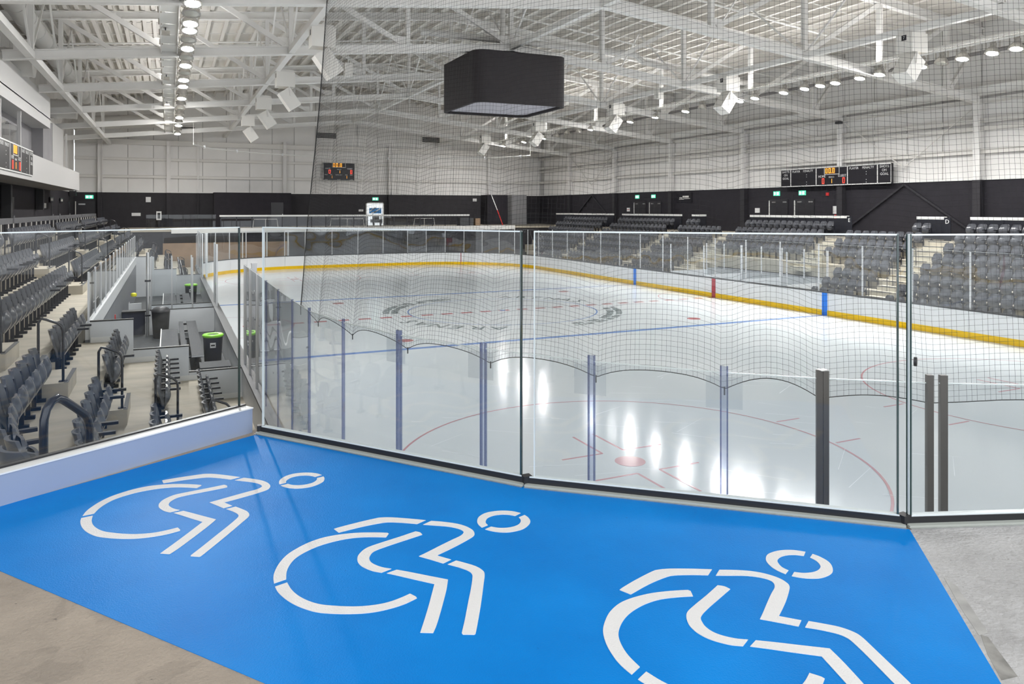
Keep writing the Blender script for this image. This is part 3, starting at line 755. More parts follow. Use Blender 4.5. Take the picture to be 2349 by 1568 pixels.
for i in range(8):
    y1 = 31.0 if i > 2 else (26.0 + i*1.5)
    for (a, b) in (((-32, -5.2), (4.4, y1)) if i < 4 else ((-32, y1),)):
        MB().box((RX[i]-.74 if i else 13.2, a, 0 if i == 0 else RZ[i]-.7), (RX[i]+.06, b, RZ[i])).build('tier', conc, rter)
for (a, b) in R_AISLE:
    for i in range(0, 7):
        if i < 3 and -5.2 < (a+b)/2 < 4.4: continue
        x1 = RX[i]+.06
        MB().box((x1-.42, a+.05, RZ[i]), (x1, b-.05, RZ[i]+.225)).build('step', creamm, rter)
        MB().box((x1-.424, a+.05, RZ[i]+.185), (x1-.42, b-.05, RZ[i]+.226)).build('step_nosing', nosing, rter)
        MB().box((x1-.004, a+.05, RZ[i+1]-.04), (x1+.0, b-.05, RZ[i+1]+.001)).build('step_nosing', nosing, rter)

# ---------------------------------------------------------------- seats (prototype faces local +X, origin on the floor under the back)
def shell(x_of, w_of, z0, z1, th, nu=8, nv=9):
    m = MB(); F = []; B = []
    for j in range(nv+1):
        v = j/nv; z = z0+(z1-z0)*v
        for i in range(nu+1):
            u = -1+2*i/nu; y = u*w_of(v); x = x_of(u, v)
            F.append((x, y, z)); B.append((x-th, y, z))
    k = (nu+1)*(nv+1); m.v = F+B
    I = lambda i, j: j*(nu+1)+i
    for j in range(nv):
        for i in range(nu):
            m.f.append((I(i,j), I(i+1,j), I(i+1,j+1), I(i,j+1))); m.f.append((k+I(i,j), k+I(i,j+1), k+I(i+1,j+1), k+I(i+1,j)))
    for i in range(nu):
        m.f.append((I(i,0), k+I(i,0), k+I(i+1,0), I(i+1,0))); m.f.append((I(i,nv), I(i+1,nv), k+I(i+1,nv), k+I(i,nv)))
    for j in range(nv):
        m.f.append((I(0,j), I(0,j+1), k+I(0,j+1), k+I(0,j))); m.f.append((I(nu,j), k+I(nu,j), k+I(nu,j+1), I(nu,j+1)))
    return m
def back_w(v):
    if v < .55: return .19+.032*v/.55
    t = (v-.55)/.45; return .222*math.sqrt(max(.0, 1-(t*.86)**3.4))
def back_x(u, v): return .03-.12*max(0, v-.25)-.07*max(0, v-.72)+.05*u*u-.025*math.sin(PI*v)
def pan_w(v):
    return .198*math.sqrt(max(0, 1-((abs(v-.52)/.52)**3.2)*.82))
def pan_x(u, v): return .10+.085*math.sin(PI*min(1, v*.9+.05))*(1-.8*u*u)+.03*v
seat0 = thing('stadium_seat', 'x', 'seat', (0, 0, 0))
p_back = shell(back_x, back_w, .40, .88, .035).build('backrest', seatm, seat0, True)
p_pan = shell(pan_x, pan_w, .36, .74, .03).build('seat_pan', seatm, seat0, True)
am = MB().prism([(.0, .235), (.30, .225), (.37, .232), (.37, .288), (.30, .295), (.0, .285)], .585, .625)
p_arm = am.build('armrest', seat_d, seat0)
am_up = MB().prism([(-.03, .245), (.0, .245), (.0, .28), (-.03, .28)], .56, .80).build('armrest', seat_d, seat0)
ARM_UP = am_up.data; bpy.data.objects.remove(am_up)
bm_ = MB().box((-.03, .25, .03), (.03, .272, .58)).box((-.06, -.26, .34), (.03, .26, .40)).box((-.09, .225, .0), (.09, .295, .05)).tube([(.06, -.22, .37), (.06, .22, .37)], .03, 6)
p_br = bm_.build('mounting_bracket', seat_d, seat0)
SEATS = []          # (stand, block, row, number, x, y, z, rz)
def add_row(stand, block, row, ys, x, z, rz):
    for n, y in enumerate(ys): SEATS.append((stand, block, row, n, x, y, z, rz))
def span(a, b, pitch=.52):
    n = int((b-a-.10)/pitch); o = (b-a-n*pitch)/2
    return [a+o+pitch*(k+.5) for k in range(n)]
L_BLOCK = [('fifth', -18.15, -8.0), ('fourth', -6.6, 2.4), ('third', 3.8, 12.6), ('second', 14.0, 22.8), ('last', 24.2, 30.8)]
for i in range(7):
    for b, (nm, y0, y1) in enumerate(L_BLOCK):
        if i < 4:
            if nm in ('fourth', 'third'): continue
            if nm == 'fifth': y1 = -14.05
        add_row('left', b+1, i+1, list(span(y0, y1)), LX[i], LZ[i], 0)
    # the nearest block bends with the corner
    k = 0; y = -19.72 if i else -19.9
    ys = []
    r = CC[0]-LX[i]; tmax = curb_angle(r-.15)-.05
    s = 0.0
    while True:
        yy = y-.52*k
        if yy > -22: SEATS.append(('left', 0, i+1, k, LX[i], yy, LZ[i], 0))
        else:
            t = (-22-yy)/r
            if t > tmax: break
            SEATS.append(('left', 0, i+1, k, CC[0]-r*math.cos(t), CC[1]-r*math.sin(t), LZ[i], t))
        k += 1
R_BLOCK = [(-15.7, -9.45), (-8.25, -3.25), (-2.05, 5.5), (6.7, 11.65), (12.85, 20.9), (22.1, 30.6)]
R_TOP = [(-15.7, -9.5), (-8.25, -6.6), (-2.05, 5.5), (9.9, 11.65), (12.9, 20.9), (22.3, 30.6)]
for i in range(8):
    for b, (y0, y1) in enumerate(R_TOP if i == 7 else R_BLOCK):
        if i < 4 and b == 2: continue
        if i < 4 and b == 1: y0, y1 = -8.25, -5.3
        if b == 5 and i < 3: y1 = 25.5+i*1.5
        add_row('right', b, i+1, span(y0, y1), RX[i], RZ[i], PI)
L_NAMES = ['nearest block of the left stand', 'left stand block beside the nearest stair', 'left stand block over the near bench', 'left stand block over the far bench', 'left stand block past the benches', 'furthest block of the left stand']
R_NAMES = ['nearest block of the right stand', 'right stand block below sign D', 'right stand block below sign E', 'right stand block past the penalty box', 'right stand block below the double doors', 'furthest block of the right stand']
def vis(s):
    q = px((s[4], s[5], s[6]+.6))
    if q is None or not (-25 < q[0] < 2375) or q[1] > 1130: return None
    return q
def kerb_hidden(s):
    if s[0] != 'left': return False
    # left rows that the kerb wall hides from the camera
    p = Vector((s[4], s[5], s[6]+.86)); d = p-CAM
    den = Vector((d.x, d.y, 0)).dot(kn); num = (Vector((*KA, 0))-Vector((CAM.x, CAM.y, 0))).dot(kn)
    if den <= 1e-6: return False
    t = num/den
    return t < 1 and CAM.z+d.z*t < 3.50
L = []
for s in SEATS:
    q = vis(s)
    if q and not kerb_hidden(s): L.append((q[2], s))
L.sort(key=lambda a: a[0])
ROWN = ['front row', 'second row up', 'third row up', 'fourth row up', 'fifth row up', 'sixth row up', 'seventh row up', 'top row']
first = True
rows_n = {}
near = L[:300]
for D, s in near:
    stand, block, row, n, x, y, z, rz = s
    bn = (L_NAMES if stand == 'left' else R_NAMES)[block]
    side = 'from the far end' if (stand == 'left' and block == 0) else 'from its near end'
    rn = 'top row' if (stand == 'left' and row == 7) else ROWN[row-1]
    lab = f'grey flip seat, {ORD[n]} {side}, {rn}, {bn}'
    if len(lab.split()) > 16: lab = lab.replace('grey flip seat', 'seat').replace('from the far end', 'from far end').replace('from its near end', 'from near end').replace(' row up', ' row').replace(' of the ', ' of ')
    grp = f'grey seats in the {bn}'
    if first:
        seat0.location = (x, y, z); seat0.rotation_euler = (0, 0, rz); seat0['label'] = lab; seat0['group'] = grp; first = False
    else:
        r = copy_tree(seat0, (x, y, z), rz, lab, grp)
        if random.random() < (.75 if (stand == 'left' and row > 2) else .12):
            for c in r.children:
                if c.name.startswith('armrest'): c.data = ARM_UP
far = L[300:]
me_v = []; me_f = []; me_m = []
parts = [(p_back.data, 0), (p_pan.data, 0), (p_arm.data, 1), (p_br.data, 1)]
# lighter shells for the seats that are only a few pixels wide
lo_b = shell(back_x, back_w, .40, .88, .035, 4, 5); lo_p = shell(pan_x, pan_w, .36, .74, .03, 4, 4)
lo = [(lo_b.v, lo_b.f, 0), (lo_p.v, lo_p.f, 0), (am.v, am.f, 1), (MB().box((-.05, .245, .03), (.05, .275, .60)).v, MB().box((-.05, .245, .03), (.05, .275, .60)).f, 1)]
for D, s in far:
    c, sn = math.cos(s[7]), math.sin(s[7])
    for V, Fc, mi in lo:
        k = len(me_v)
        me_v += [(s[4]+c*a-sn*b, s[5]+sn*a+c*b, s[6]+h) for a, b, h in V]
        me_f += [tuple(k+i for i in f) for f in Fc]; me_m += [mi]*len(Fc)
me = bpy.data.meshes.new('distant_seats'); me.from_pydata(me_v, [], me_f); me.materials.append(seatm); me.materials.append(seat_d)
for p, mi in zip(me.polygons, me_m): p.material_index = mi; p.use_smooth = True
o = bpy.data.objects.new('distant_seats', me); C.objects.link(o)
try: me.set_sharp_from_angle(angle=.7)
except Exception: pass
tag(o, 'rows of smaller distant grey seats filling both stands beyond the nearer blocks', 'seats', kind='stuff')

# ---------------------------------------------------------------- handrails
def urail(nm, label, p_front, p_back, hf, hb, r=.021, group=None, base=True):
    pf, pb = Vector(p_front), Vector(p_back)
    t = thing(nm, label, 'handrail', tuple(pf), group)
    A = pf+Vector((0, 0, hf)); B = pb+Vector((0, 0, hb))
    d = (B-A); dn = d.normalized()
    pts = [pf, A-Vector((0, 0, .10)), A-Vector((0, 0, .03))+dn*.02, A+dn*.08, B-dn*.12+Vector((0,0,.0)), B-dn*.04-Vector((0, 0, .015)), B-Vector((0, 0, .10)), pb]
    MB().tube(pts, r, 10).build('rail_tube', blackm, t, True)
    if base:
        for q in (pf, pb): MB().box((q.x-.06, q.y-.045, q.z), (q.x+.06, q.y+.045, q.z+.012)).build('base_plate', blackm, t)
    return t
AN = ['nearest stair', 'second stair', 'third stair', 'fourth stair', 'far stair']
for a, (y0, y1) in enumerate(L_AISLE):
    for i in range(6):
        if i < 4 and -13.8 < y0 < 12.4: continue
        ym = y0+.18 if a == 0 else (y0+y1)/2
        xf = LX[i]-.06+.36; xb = LX[i]-.06+.02
        urail('handrail', f'black bent-tube handrail, {ORD[i]} from the bottom, {AN[a]} of the left stand',
              (xf, ym, LZ[i]+.262), (xb, ym, LZ[i]+.262), .90, 1.05, group='handrails on the left stand stairs')
for a, (y0, y1) in enumerate(R_AISLE[1:]):
    for i in (0, 2, 4):
        if i < 3 and -5.2 < y0 < 4.4: continue
        ym = (y0+y1)/2
        urail('handrail', f'thin black handrail, {ORD[i//2]} from the bottom, {AN[a]} of the right stand',
              (RX[i]-.35, ym, RZ[i]), (RX[i]+.04, ym, RZ[i]+.226), .9, .98, r=.016, group='handrails on the right stand stairs')
t = thing('handrail', 'thick glossy black handrail just behind the glass at lower left', 'handrail', (-15.3, -27.1, 2.43))
A_, B_ = Vector((-15.29, -27.08, 0)), Vector((-15.52, -27.47, 0)); pts = [A_+Vector((0, 0, 2.43)), A_+Vector((0, 0, 3.36))]
for f, z in ((.03, 3.42), (.10, 3.47), (.35, 3.555), (.60, 3.635), (.72, 3.66), (.84, 3.65), (.94, 3.61), (.99, 3.55), (1, 3.48)): pts.append(A_.lerp(B_, f)+Vector((0, 0, z)))
pts.append(B_+Vector((0, 0, 2.43)))
MB().tube(pts, .027, 14).build('rail_tube', blackm, t, True)
for q in (A_, B_): MB().box((q.x-.07, q.y-.05, 2.42), (q.x+.07, q.y+.05, 2.435)).build('base_plate', blackm, t)

# ---------------------------------------------------------------- top rails behind the stands
def toprail(label, y0, y1, x, z, m_top, posts, sx, w_=.05, h=.14, letter=None):
    t = thing('guard_rail', label, 'railing', (x, (y0+y1)/2, ZC))
    MB().box((x-w_/2, y0, z-h), (x+w_/2, y1, z)).build('top_rail', m_top, t)
    n = max(1, int((y1-y0)/posts))
    for k in range(n+1):
        yy = y0+.03+(y1-y0-.06)*k/n
        MB().box((x-.02, yy-.02, ZC), (x+.02, yy+.02, z-h)).build('post', blackm, t)
    MB().box((x-.005, y0+.05, ZC+.08), (x+.005, y1-.05, z-h-.02)).build('infill_panel', seat_d, t)
    return t
for (y0, y1, nm) in ((-15.9, -9.6, 'behind the nearest right block'), (-8.4, -6.75, 'short one behind three seats at sign D'), (-2.5, 5.5, 'behind the block at sign E'), (10.0, 11.6, 'short one behind three seats past the penalty box'), (12.8, 21.0, 'below the double doors at right'), (22.3, 33.0, 'behind the furthest right block')):
    toprail(f'railing with pale top rail {nm}', y0, y1, 20.62, 4.55, trimw, 1.5, 1)
for (x, y, ch) in ((20.35, -2.75, 'E'), (20.35, -8.62, 'D')):
    t = thing('aisle_sign', f'small black aisle sign with white letter {ch} on a post', 'sign', (x, y, ZC))
    MB().box((x-.02, y-.17, ZC), (x+.02, y+.17, 4.52)).build('sign_board', seat_d, t)
    text('letter', ch, .30, (x-.025, y, 4.30), (PI/2, 0, -PI/2), white_l, t)
edges = [(-27, -14.3), (-14.0, -2.2), (-1.9, 10), (10.3, 20.3), (20.6, 30.7)]
for k, (y0, y1) in enumerate(edges):
    t = thing('guard_rail', f'dark railing with grey band behind the left stand, {ORD[k]} length from the near end', 'railing', (-19.75, (y0+y1)/2, ZC))
    MB().box((-19.77, y0, 4.42), (-19.73, y1, 4.62)).build('top_band', mat('rail_band_grey', (.16, .16, .17), .25, spec=.7) if k == 0 else MATS['rail_band_grey'], t)
    n = int((y1-y0)/.62)
    for j in range(n+1):
        yy = y0+(y1-y0)*j/n
        MB().box((-19.77, yy-.045 if j % 2 else yy-.02, ZC+.05), (-19.74, yy+.045 if j % 2 else yy+.02, 4.42)).build('post', blackm if j % 2 else girtm, t)

# ---------------------------------------------------------------- team benches on the left, between the boards and the stand
def wallslab(t, a, b, z0, z1, trim=True, nm='end_wall'):
    MB().box((a[0], a[1], z0), (b[0], b[1], z1)).build(nm, boxwall, t)
    if trim: MB().box((min(a[0], b[0])-.005, min(a[1], b[1])-.005, z1), (max(a[0], b[0])+.005, max(a[1], b[1])+.005, z1+.03)).build('wall_trim', blackr, t)
MB().box((-16.5, -13.8, -.02), (-13.15, 12.4, .14)).build('rubber_floor', rubfl, fl)
t = thing('bench_end_wall', 'stepped white end wall of the near team bench with black trim', 'wall', (-14.7, -13.8, 0))
wallslab(t, (-14.34, -13.85), (-13.16, -13.77), .14, 1.04)
wallslab(t, (-15.52, -13.85), (-14.345, -13.77), .14, 1.66)
wallslab(t, (-16.4, -13.85), (-15.525, -13.77), .14, 2.37)
for (x0, x1, z) in ((-14.1, -13.16, .34), (-14.94, -14.1, .86), (-15.78, -14.94, 1.38), (-16.38, -15.78, 1.90)):
    MB().box((x0, -13.87, z), (x1, -13.85, z+.12)).build('skirting', trimw, t)
t = thing('bench_end_wall', 'stepped white end wall of the far team bench', 'wall', (-14.7, 12.4, 0))
wallslab(t, (-14.38, 12.35), (-13.16, 12.43), .14, 1.25)
wallslab(t, (-15.5, 12.35), (-14.385, 12.43), .14, 1.60)
wallslab(t, (-17.0, 12.35), (-15.505, 12.43), .14, 2.32)
t = thing('bench_divider_wall', 'low white wall with black top closing the near team bench', 'wall', (-14.3, -1.6, .14))
wallslab(t, (-15.45, -1.66), (-13.16, -1.58), .14, 1.07)
t = thing('bench_divider_wall', 'low white wall with black top closing the far team bench', 'wall', (-14.3, -.05, .14))
wallslab(t, (-15.45, -.08), (-13.16, 0.0), .14, 1.07)
t = thing('bench_rear_wall', 'long grey wall topped by a white band behind the team benches', 'wall', (-16.4, -.7, .14))
MB().box((-16.5, -13.77, .14), (-16.40, 12.35, 1.96)).build('wall_face', greyw, t)
MB().box((-16.5, -13.77, 1.96), (-16.38, 12.35, 2.34)).build('white_band', boxwall, t)
t2 = thing('glass_screen', 'clear glass screen with slim posts above the team bench rear wall', 'glass screen', (-16.44, -.7, 2.34))
y = -13.7
while y < 12.0:
    MB().box((-16.446, y+.02, 2.345), (-16.434, y+1.66, 3.45)).build('glass_pane', g_scr, t2)
    MB().box((-16.46, y-.02, 2.345), (-16.42, y+.02, 3.5)).build('post', alu_w, t2)
    y += 1.70
# screens at the bench ends
for yy, nm in ((-1.62, 'near'), (-.04, 'far')):
    t = thing('glass_screen', f'clear glass screen standing on the {nm} bench divider wall', 'glass screen', (-14.3, yy, 1.1))
    xx = -15.4
    while xx < -13.3:
        MB().box((xx+.02, yy-.006, 1.1), (xx+.70, yy+.006, 3.0)).build('glass_pane', g_scr, t); MB().box((xx-.025, yy-.03, 1.1), (xx+.025, yy+.03, 3.05)).build('post', alu, t); xx += .73
t = thing('steel_mast', 'tall bright steel post between the two team benches', 'post', (-15.5, -1.9, .14))
MB().tube([(-15.5, -1.9, .14), (-15.5, -1.9, 3.3)], .06, 10).build('pole', alu, t, True); MB().box((-15.6, -2.0, 2.2), (-15.4, -1.8, 2.26)).build('clamp', blackm, t); MB().box((-15.6, -2.0, .9), (-15.4, -1.8, .95)).build('clamp', blackm, t)
for yy, nm in ((-13.55, 'near'), (12.2, 'far')):
    t = thing('steel_mast', f'bright steel glass post at the {nm} end of the benches by the boards', 'post', (-12.85, yy, 1.09))
    MB().box((-12.9, yy-.05, 1.09), (-12.78, yy+.05, 3.55)).build('pole', alu, t); MB().box((-12.91, yy-.06, 3.55), (-12.77, yy+.06, 3.58)).build('pole_cap', alu_w, t)
def bench(label, x, y0, y1, z):
    t = thing('players_bench', label, 'bench', (x, (y0+y1)/2, z))
    MB().box((x-.16, y0, z+.54), (x+.16, y1, z+.585)).build('seat_plank', benchm, t)
    MB().box((x-.42, y0, z+.54), (x-.27, y1, z+.585)).build('rear_plank', benchm, t)
    MB().box((x-.165, y0-.004, z+.545), (x+.165, y0, z+.58)).build('end_cap', alu_w, t)
    n = 5
    for k in range(n):
        yy = y0+.25+(y1-y0-.5)*k/(n-1)
        MB().box((x-.03, yy-.03, z), (x+.03, yy+.03, z+.54)).build('leg', blackm, t); MB().box((x-.42, yy-.02, z+.48), (x+.14, yy+.02, z+.54)).build('cross_arm', blackm, t)
bench('long grey plank bench in the near team box', -14.02, -9.95, -2.6, .14)
bench('long grey plank bench in the far team box', -14.02, 1.0, 7.6, .14)
for (y0, y1, nm) in ((-9.9, -4.4, 'near'), (2.0, 7.8, 'far')):
    t = thing('coach_step', f'grey raised walkway with white edge behind the {nm} bench', 'platform', (-14.75, (y0+y1)/2, .14))
    MB().box((-15.0, y0, .14), (-14.5, y1, .72)).build('deck_box', benchm, t); MB().box((-15.03, y0, .14), (-15.0, y1, .75)).build('white_edge', trimw, t)
def bin_round(label, x, y, z, r, h, body, lid, cat='bin', dome=False):
    t = thing('litter_bin', label, cat, (x, y, z))
    MB().lathe([(r*.80, 0), (r*.84, .03), (r, h*.93), (r*1.02, h*.94), (r*1.02, h), (r*.9, h), (r*.9, h*.96)], (x, y, z), 20).build('bin_body', body, t, True)
    if not dome:
        MB().lathe([(r*1.06, 0), (r*1.10, .015), (r*1.10, .06), (r*.98, .085), (r*.62, .075), (r*.60, .05)], (x, y, z+h-.03), 24).build('lid_ring', lid, t, True)
        MB().lathe([(r*.58, 0), (r*.58, .004)], (x, y, z+h+.02), 20).build('opening', blackr, t)
        dx, dy = CAM.x-x, CAM.y-y; L_ = math.hypot(dx, dy); ux, uy = dx/L_, dy/L_
        cx, cyy = x+ux*r*.99, y+uy*r*.99
        MB().beam((cx-uy*.08, cyy+ux*.08, z+h*.72), (cx+uy*.08, cyy-ux*.08, z+h*.72), .02, .15).build('white_label', signw, t)
        MB().beam((cx+ux*.012-uy*.055, cyy+uy*.012+ux*.055, z+h*.72), (cx+ux*.012+uy*.055, cyy+uy*.012-ux*.055, z+h*.72), .006, .045).build('label_mark', blackr, t)
    else:
        MB().lathe([(r*1.05, 0), (r*1.03, .05), (r*.85, .12), (r*.5, .17), (.01, .18)], (x, y, z+h-.02), 20).build('domed_lid', lid, t, True)
bin_round('navy round bin with lime green lid in the near team box', -13.55, -8.6, .14, .28, .92, binm, lime)
bin_round('navy round bin with lime green lid in the far team box', -13.75, 8.2, .14, .28, .92, binm, lime)
bin_round('tall charcoal bin with domed lid against the divider wall', -15.05, -2.45, .14, .31, 1.0, bindark, bindark, dome=True)
t = thing('stacking_table', 'low black folding table standing beside the lime lidded bin', 'table', (-13.5, -10.3, .14))
MB().box((-14.0, -11.1, .55), (-13.2, -10.2, .58)).build('table_top', benchm, t)
for a in (-13.95, -13.25):
    for b in (-11.05, -10.25): MB().tube([(a, b, .14), (a, b, .55)], .014, 6).build('leg', blackm, t)
t = thing('bench_gate', 'white door panel of the passage between the team benches', 'gate', (-16.0, -.55, .14))
MB().box((-16.2, -.60, .20), (-15.75, -.52, 1.25)).build('gate_panel', boxwall, t); MB().box((-16.2, -.5, .14), (-16.16, -.46, 1.3)).build('gate_post', alu, t)
tag(MB().lathe([(.10, 0), (.12, .05), (.11, .12), (.05, .15)], (-16.1, 1.6, 1.3), 12).build('yellow_cap', ylw, smooth=True), 'bright yellow round object above the dark counter between benches', 'cap')
t = thing('dark_counter', 'small dark counter in the passage between the benches', 'counter', (-15.95, -1.2, .14))
MB().box((-16.38, -1.4, .14), (-15.6, -1.0, 1.0)).build('counter_body', binm, t); MB().box((-16.4, -1.45, 1.0), (-15.55, -.95, 1.05)).build('counter_top', blackr, t)
tag(MB().box((-16.40, -5.4, 1.25), (-16.37, -5.28, 1.45)).build('wall_switch', signr), 'small red call point on the grey wall behind the near bench', 'alarm')

# ---------------------------------------------------------------- penalty boxes on the right
t = thing('penalty_box', 'pale glass-walled penalty and scorekeeper box at the right boards', 'penalty box', (14.5, -.4, 0))
MB().box((13.2, -5.2, -.02), (16.9, 4.4, .12)).build('box_floor', rubfl, t)
for yy in (-5.15, -1.9, 1.2, 4.3):
    MB().box((13.2, yy-.04, .12), (16.0, yy+.04, 1.15)).build('side_wall', boxwall, t); MB().box((13.2, yy-.007, 1.15), (16.0, yy+.007, 2.75)).build('glass_pane', g_scr, t)
    MB().box((13.2, yy-.03, 1.15), (13.25, yy+.03, 2.8)).build('post', alu_w, t); MB().box((15.95, yy-.03, 1.15), (16.0, yy+.03, 2.8)).build('post', alu_w, t)
for k in range(6):
    y0 = -5.15+k*1.575
    MB().box((16.0, y0+.02, .12), (16.06, y0+1.55, 1.25)).build('rear_wall', boxwall, t); MB().box((16.02, y0+.03, 1.25), (16.035, y0+1.54, 2.75)).build('glass_pane', g_scr, t)
    MB().box((16.0, y0-.03, 1.25), (16.05, y0+.03, 2.8)).build('post', alu_w, t)
MB().box((15.3, -5.0, .55), (15.7, 4.2, .6)).build('bench_plank', benchm, t)
MB().box((13.3, -1.8, .8), (13.9, 1.1, .86)).build('scorer_desk', boxwall, t)
MB().box((16.06, -5.2, 1.0), (17.0, 4.4, 1.25)).build('rear_ledge', greyw, t)
# ================================================================ roof equipment
# lamp: prototype hangs below its rail, aims at local +X and down
def make_lamp(label, lit):
    t = thing('arena_floodlight', label, 'floodlight', (0, 0, 0))
    Mx = Matrix.Rotation(math.radians(38), 3, 'Y')            # tilt the face towards +X
    Mx = Matrix.Rotation(PI, 3, 'X') @ Matrix.Rotation(math.radians(-38), 3, 'Y') if False else Matrix.Rotation(math.radians(180-14), 3, 'Y')
    c = (0, 0, -.38)
    MB().lathe([(.06, -.26), (.11, -.24), (.11, -.10), (.16, -.06), (.24, .06), (.27, .16), (.275, .18), (.26, .18)], c, 18, Mx).build('reflector', galv, t, True)
    MB().lathe([(.235, .165), (.20, .185), (.001, .195)], c, 18, Mx).build('lens', lens if lit else lamp_off, t, True)
    MB().box((-.05, -.09, -.16), (.05, .09, -.02)).build('ballast_box', housing, t)
    MB().beam((0, -.27, -.36), (0, -.27, -.02), .03, .03).beam((0, .27, -.36), (0, .27, -.02), .03, .03).beam((0, -.27, -.03), (0, .27, -.03), .05, .03).build('yoke', housing, t)
    return t
lampA = make_lamp('x', True); lampB = make_lamp('x', False)
usedA = usedB = False
def place_lamp(x, y, z, rz, label, lit, grp):
    global usedA, usedB
    src = lampA if lit else lampB
    if lit and not usedA: usedA = True; src.location = (x, y, z); src.rotation_euler = (0, 0, rz); src['label'] = label; src['group'] = grp; return
    if not lit and not usedB: usedB = True; src.location = (x, y, z); src.rotation_euler = (0, 0, rz); src['label'] = label; src['group'] = grp; return
    copy_tree(src, (x, y, z), rz, label, grp)
RY = [31.9, 28.6, 27.3, 25.2, 23.5, 21.2, 19.3, 17.4, 15.7, 12.6, 10.3, 7.4, 4.2, 2.6, 1.1, -.6, -1.8, -3.9, -5.3, -6.3, -7.2, -8.6, -9.65, -10.7, -11.7, -12.6, -13.5, -14.7, -15.6]
R_OFF = {3, 5, 6, 7, 13, 25}
for k, y in enumerate(RY):
    place_lamp(14.3, y, 11.515, PI/2 if k < 10 and k % 2 else PI, f'floodlight on the right light bar, {ORD[k]} from the far end'+(', unlit' if k in R_OFF else ''), k not in R_OFF, 'floodlights on the right light bar')
LY_ = [31.5, 28.0, 25.0, 22.5, 20.0, 17.5, 15.2, 13.0, 10.8, 8.6, 6.5, 4.5, 2.6, .7, -1.1, -2.9, -4.5, -6.0, -7.0, -8.4, -9.6, -11.0]
L_OFF = {6, 9, 12, 14, 16, 19}
for k, y in enumerate(LY_):
    place_lamp(-14.15, y, 11.43, PI/2 if k < 10 and k % 2 else -PI/2, f'floodlight on the left light bar, {ORD[k]} from the far end'+(', unlit' if k in L_OFF else ''), k not in L_OFF, 'floodlights on the left light bar')
# unlit lamps further back towards the camera keep the rows going past the frame
t = struct('light_rail', 'pair of white tubes carrying the floodlights at right', 'rail', (14.3, 6, 11.45))
for xx, zz in ((14.15, 11.45), (14.5, 11.55)):
    MB().tube([(xx, -17, zz), (xx, 33.4, zz)], .05, 8).build('rail_tube', steel, t, True)
MB().box((14.18, -17, 11.50), (14.48, 33.2, 11.53)).build('tray_panel', trimw, t); MB().box((14.20, -17, 11.53), (14.46, 33.2, 11.535)).build('added_ceiling_fill', ceil_fill, t)  # tray and glowing strip added between the tubes to light the ceiling
for Y in TY[1:-1]:
    MB().beam((14.3, Y, 11.45), (14.3, Y, zbot(14.3)), .08, .08).build('hanger', steel, t)
t = struct('light_rail', 'white tray panels and tube carrying the floodlights at left', 'rail', (-14.7, 6, 11.4))
MB().tube([(-14.15, -13, 11.45), (-14.15, 33.6, 11.45)], .05, 8).build('rail_tube', steel, t, True)
y = -14.0
while y < 33.0:
    MB().box((-15.02, y+.015, 11.10), (-14.50, y+1.62, 11.16)).build('tray_panel', trimw, t)
    MB().box((-15.10, y, 11.06), (-14.98, y+.05, 11.26)).build('tray_bracket', housing, t)
    y += 1.64
MB().box((-14.86, -14, 11.17), (-14.70, 33.0, 11.175)).build('added_ceiling_fill', ceil_fill, t)  # glowing strip added on top of the tray to light the ceiling
MB().box((-15.06, -14, 11.02), (-15.02, 33.2, 11.24)).build('tray_lip', girtm, t)
MB().box((-14.50, -14, 11.02), (-14.46, 33.2, 11.24)).build('tray_lip', girtm, t)
# tangled lamp cables and cages between the lit lamps of the left bar
for k, y in enumerate([y+1.0 for y in LY_[::1]]):
    random.seed(k); pts = []
    for j in range(14):
        a = j*.9; pts.append((-14.30+.17*math.cos(a)+random.uniform(-.05, .05), y+random.uniform(-.3, .3), 11.22+.16*math.sin(a)))
    tag(MB().tube(pts, .014, 5).build('cable_coil', housing), f'tangled grey cable coil on the left light bar, {ORD[k]} from the far end', 'cable', 'cable coils on the left light bar')
# floodlight spots on the tray side
for k, y in enumerate((-5.2, 4.5, 14, 24.5)):
    t = thing('small_spotlight', f'small grey spotlight under the tray panels at left, {ORD[k]} from the near end', 'spotlight', (-14.9, y, 11.1))
    MB().box((-15.0, y-.14, 10.86), (-14.74, y+.14, 10.98)).build('lamp_head', housing, t); MB().box((-14.9, y-.03, 10.97), (-14.86, y+.03, 11.1)).build('bracket', blackm, t)

def speaker_pair(label, x, y, z, dirx):
    t = thing('loudspeaker', label, 'loudspeaker', (x, y, z), group='white loudspeaker pairs under the roof')
    MB().box((x-.42, y-.34, z-.78), (x+.42, y+.34, z-.08)).build('upper_cabinet', spk, t)
    R = Matrix.Rotation(math.radians(-35*dirx), 4, 'Y')
    m = MB().box((-.30, -.32, -.50), (.30, .32, .46)); cpos = Vector((x+.18*dirx, y, z-1.32))
    m.v = [tuple(R @ Vector(p)+cpos) for p in m.v]; m.build('lower_cabinet', spk, t)
    MB().box((x-.36, y-.30, z-.09), (x+.36, y+.30, z+.02)).build('hanging_frame', girtm, t)
    for a in (-1, 1): MB().beam((x+.15*dirx, y+a*.34, z-.78), (x+.2*dirx, y+a*.34, z-1.2), .04, .04).build('bracket_arm', girtm, t)
    bx = x-.425
    MB().box((bx, y-.1, z-.34), (x-.41, y+.1, z-.14)).build('number_plate', brd, t)
    if dirx < 0:
        pass
    return t
for k, (y, z) in enumerate(((-5.9, 11.5), (3.6, 11.5), (12.4, 11.5), (21.9, 11.5))):
    speaker_pair(f'white loudspeaker pair under the left tie beam, {ORD[k]} from the near end', -9.75, y, z, 1)
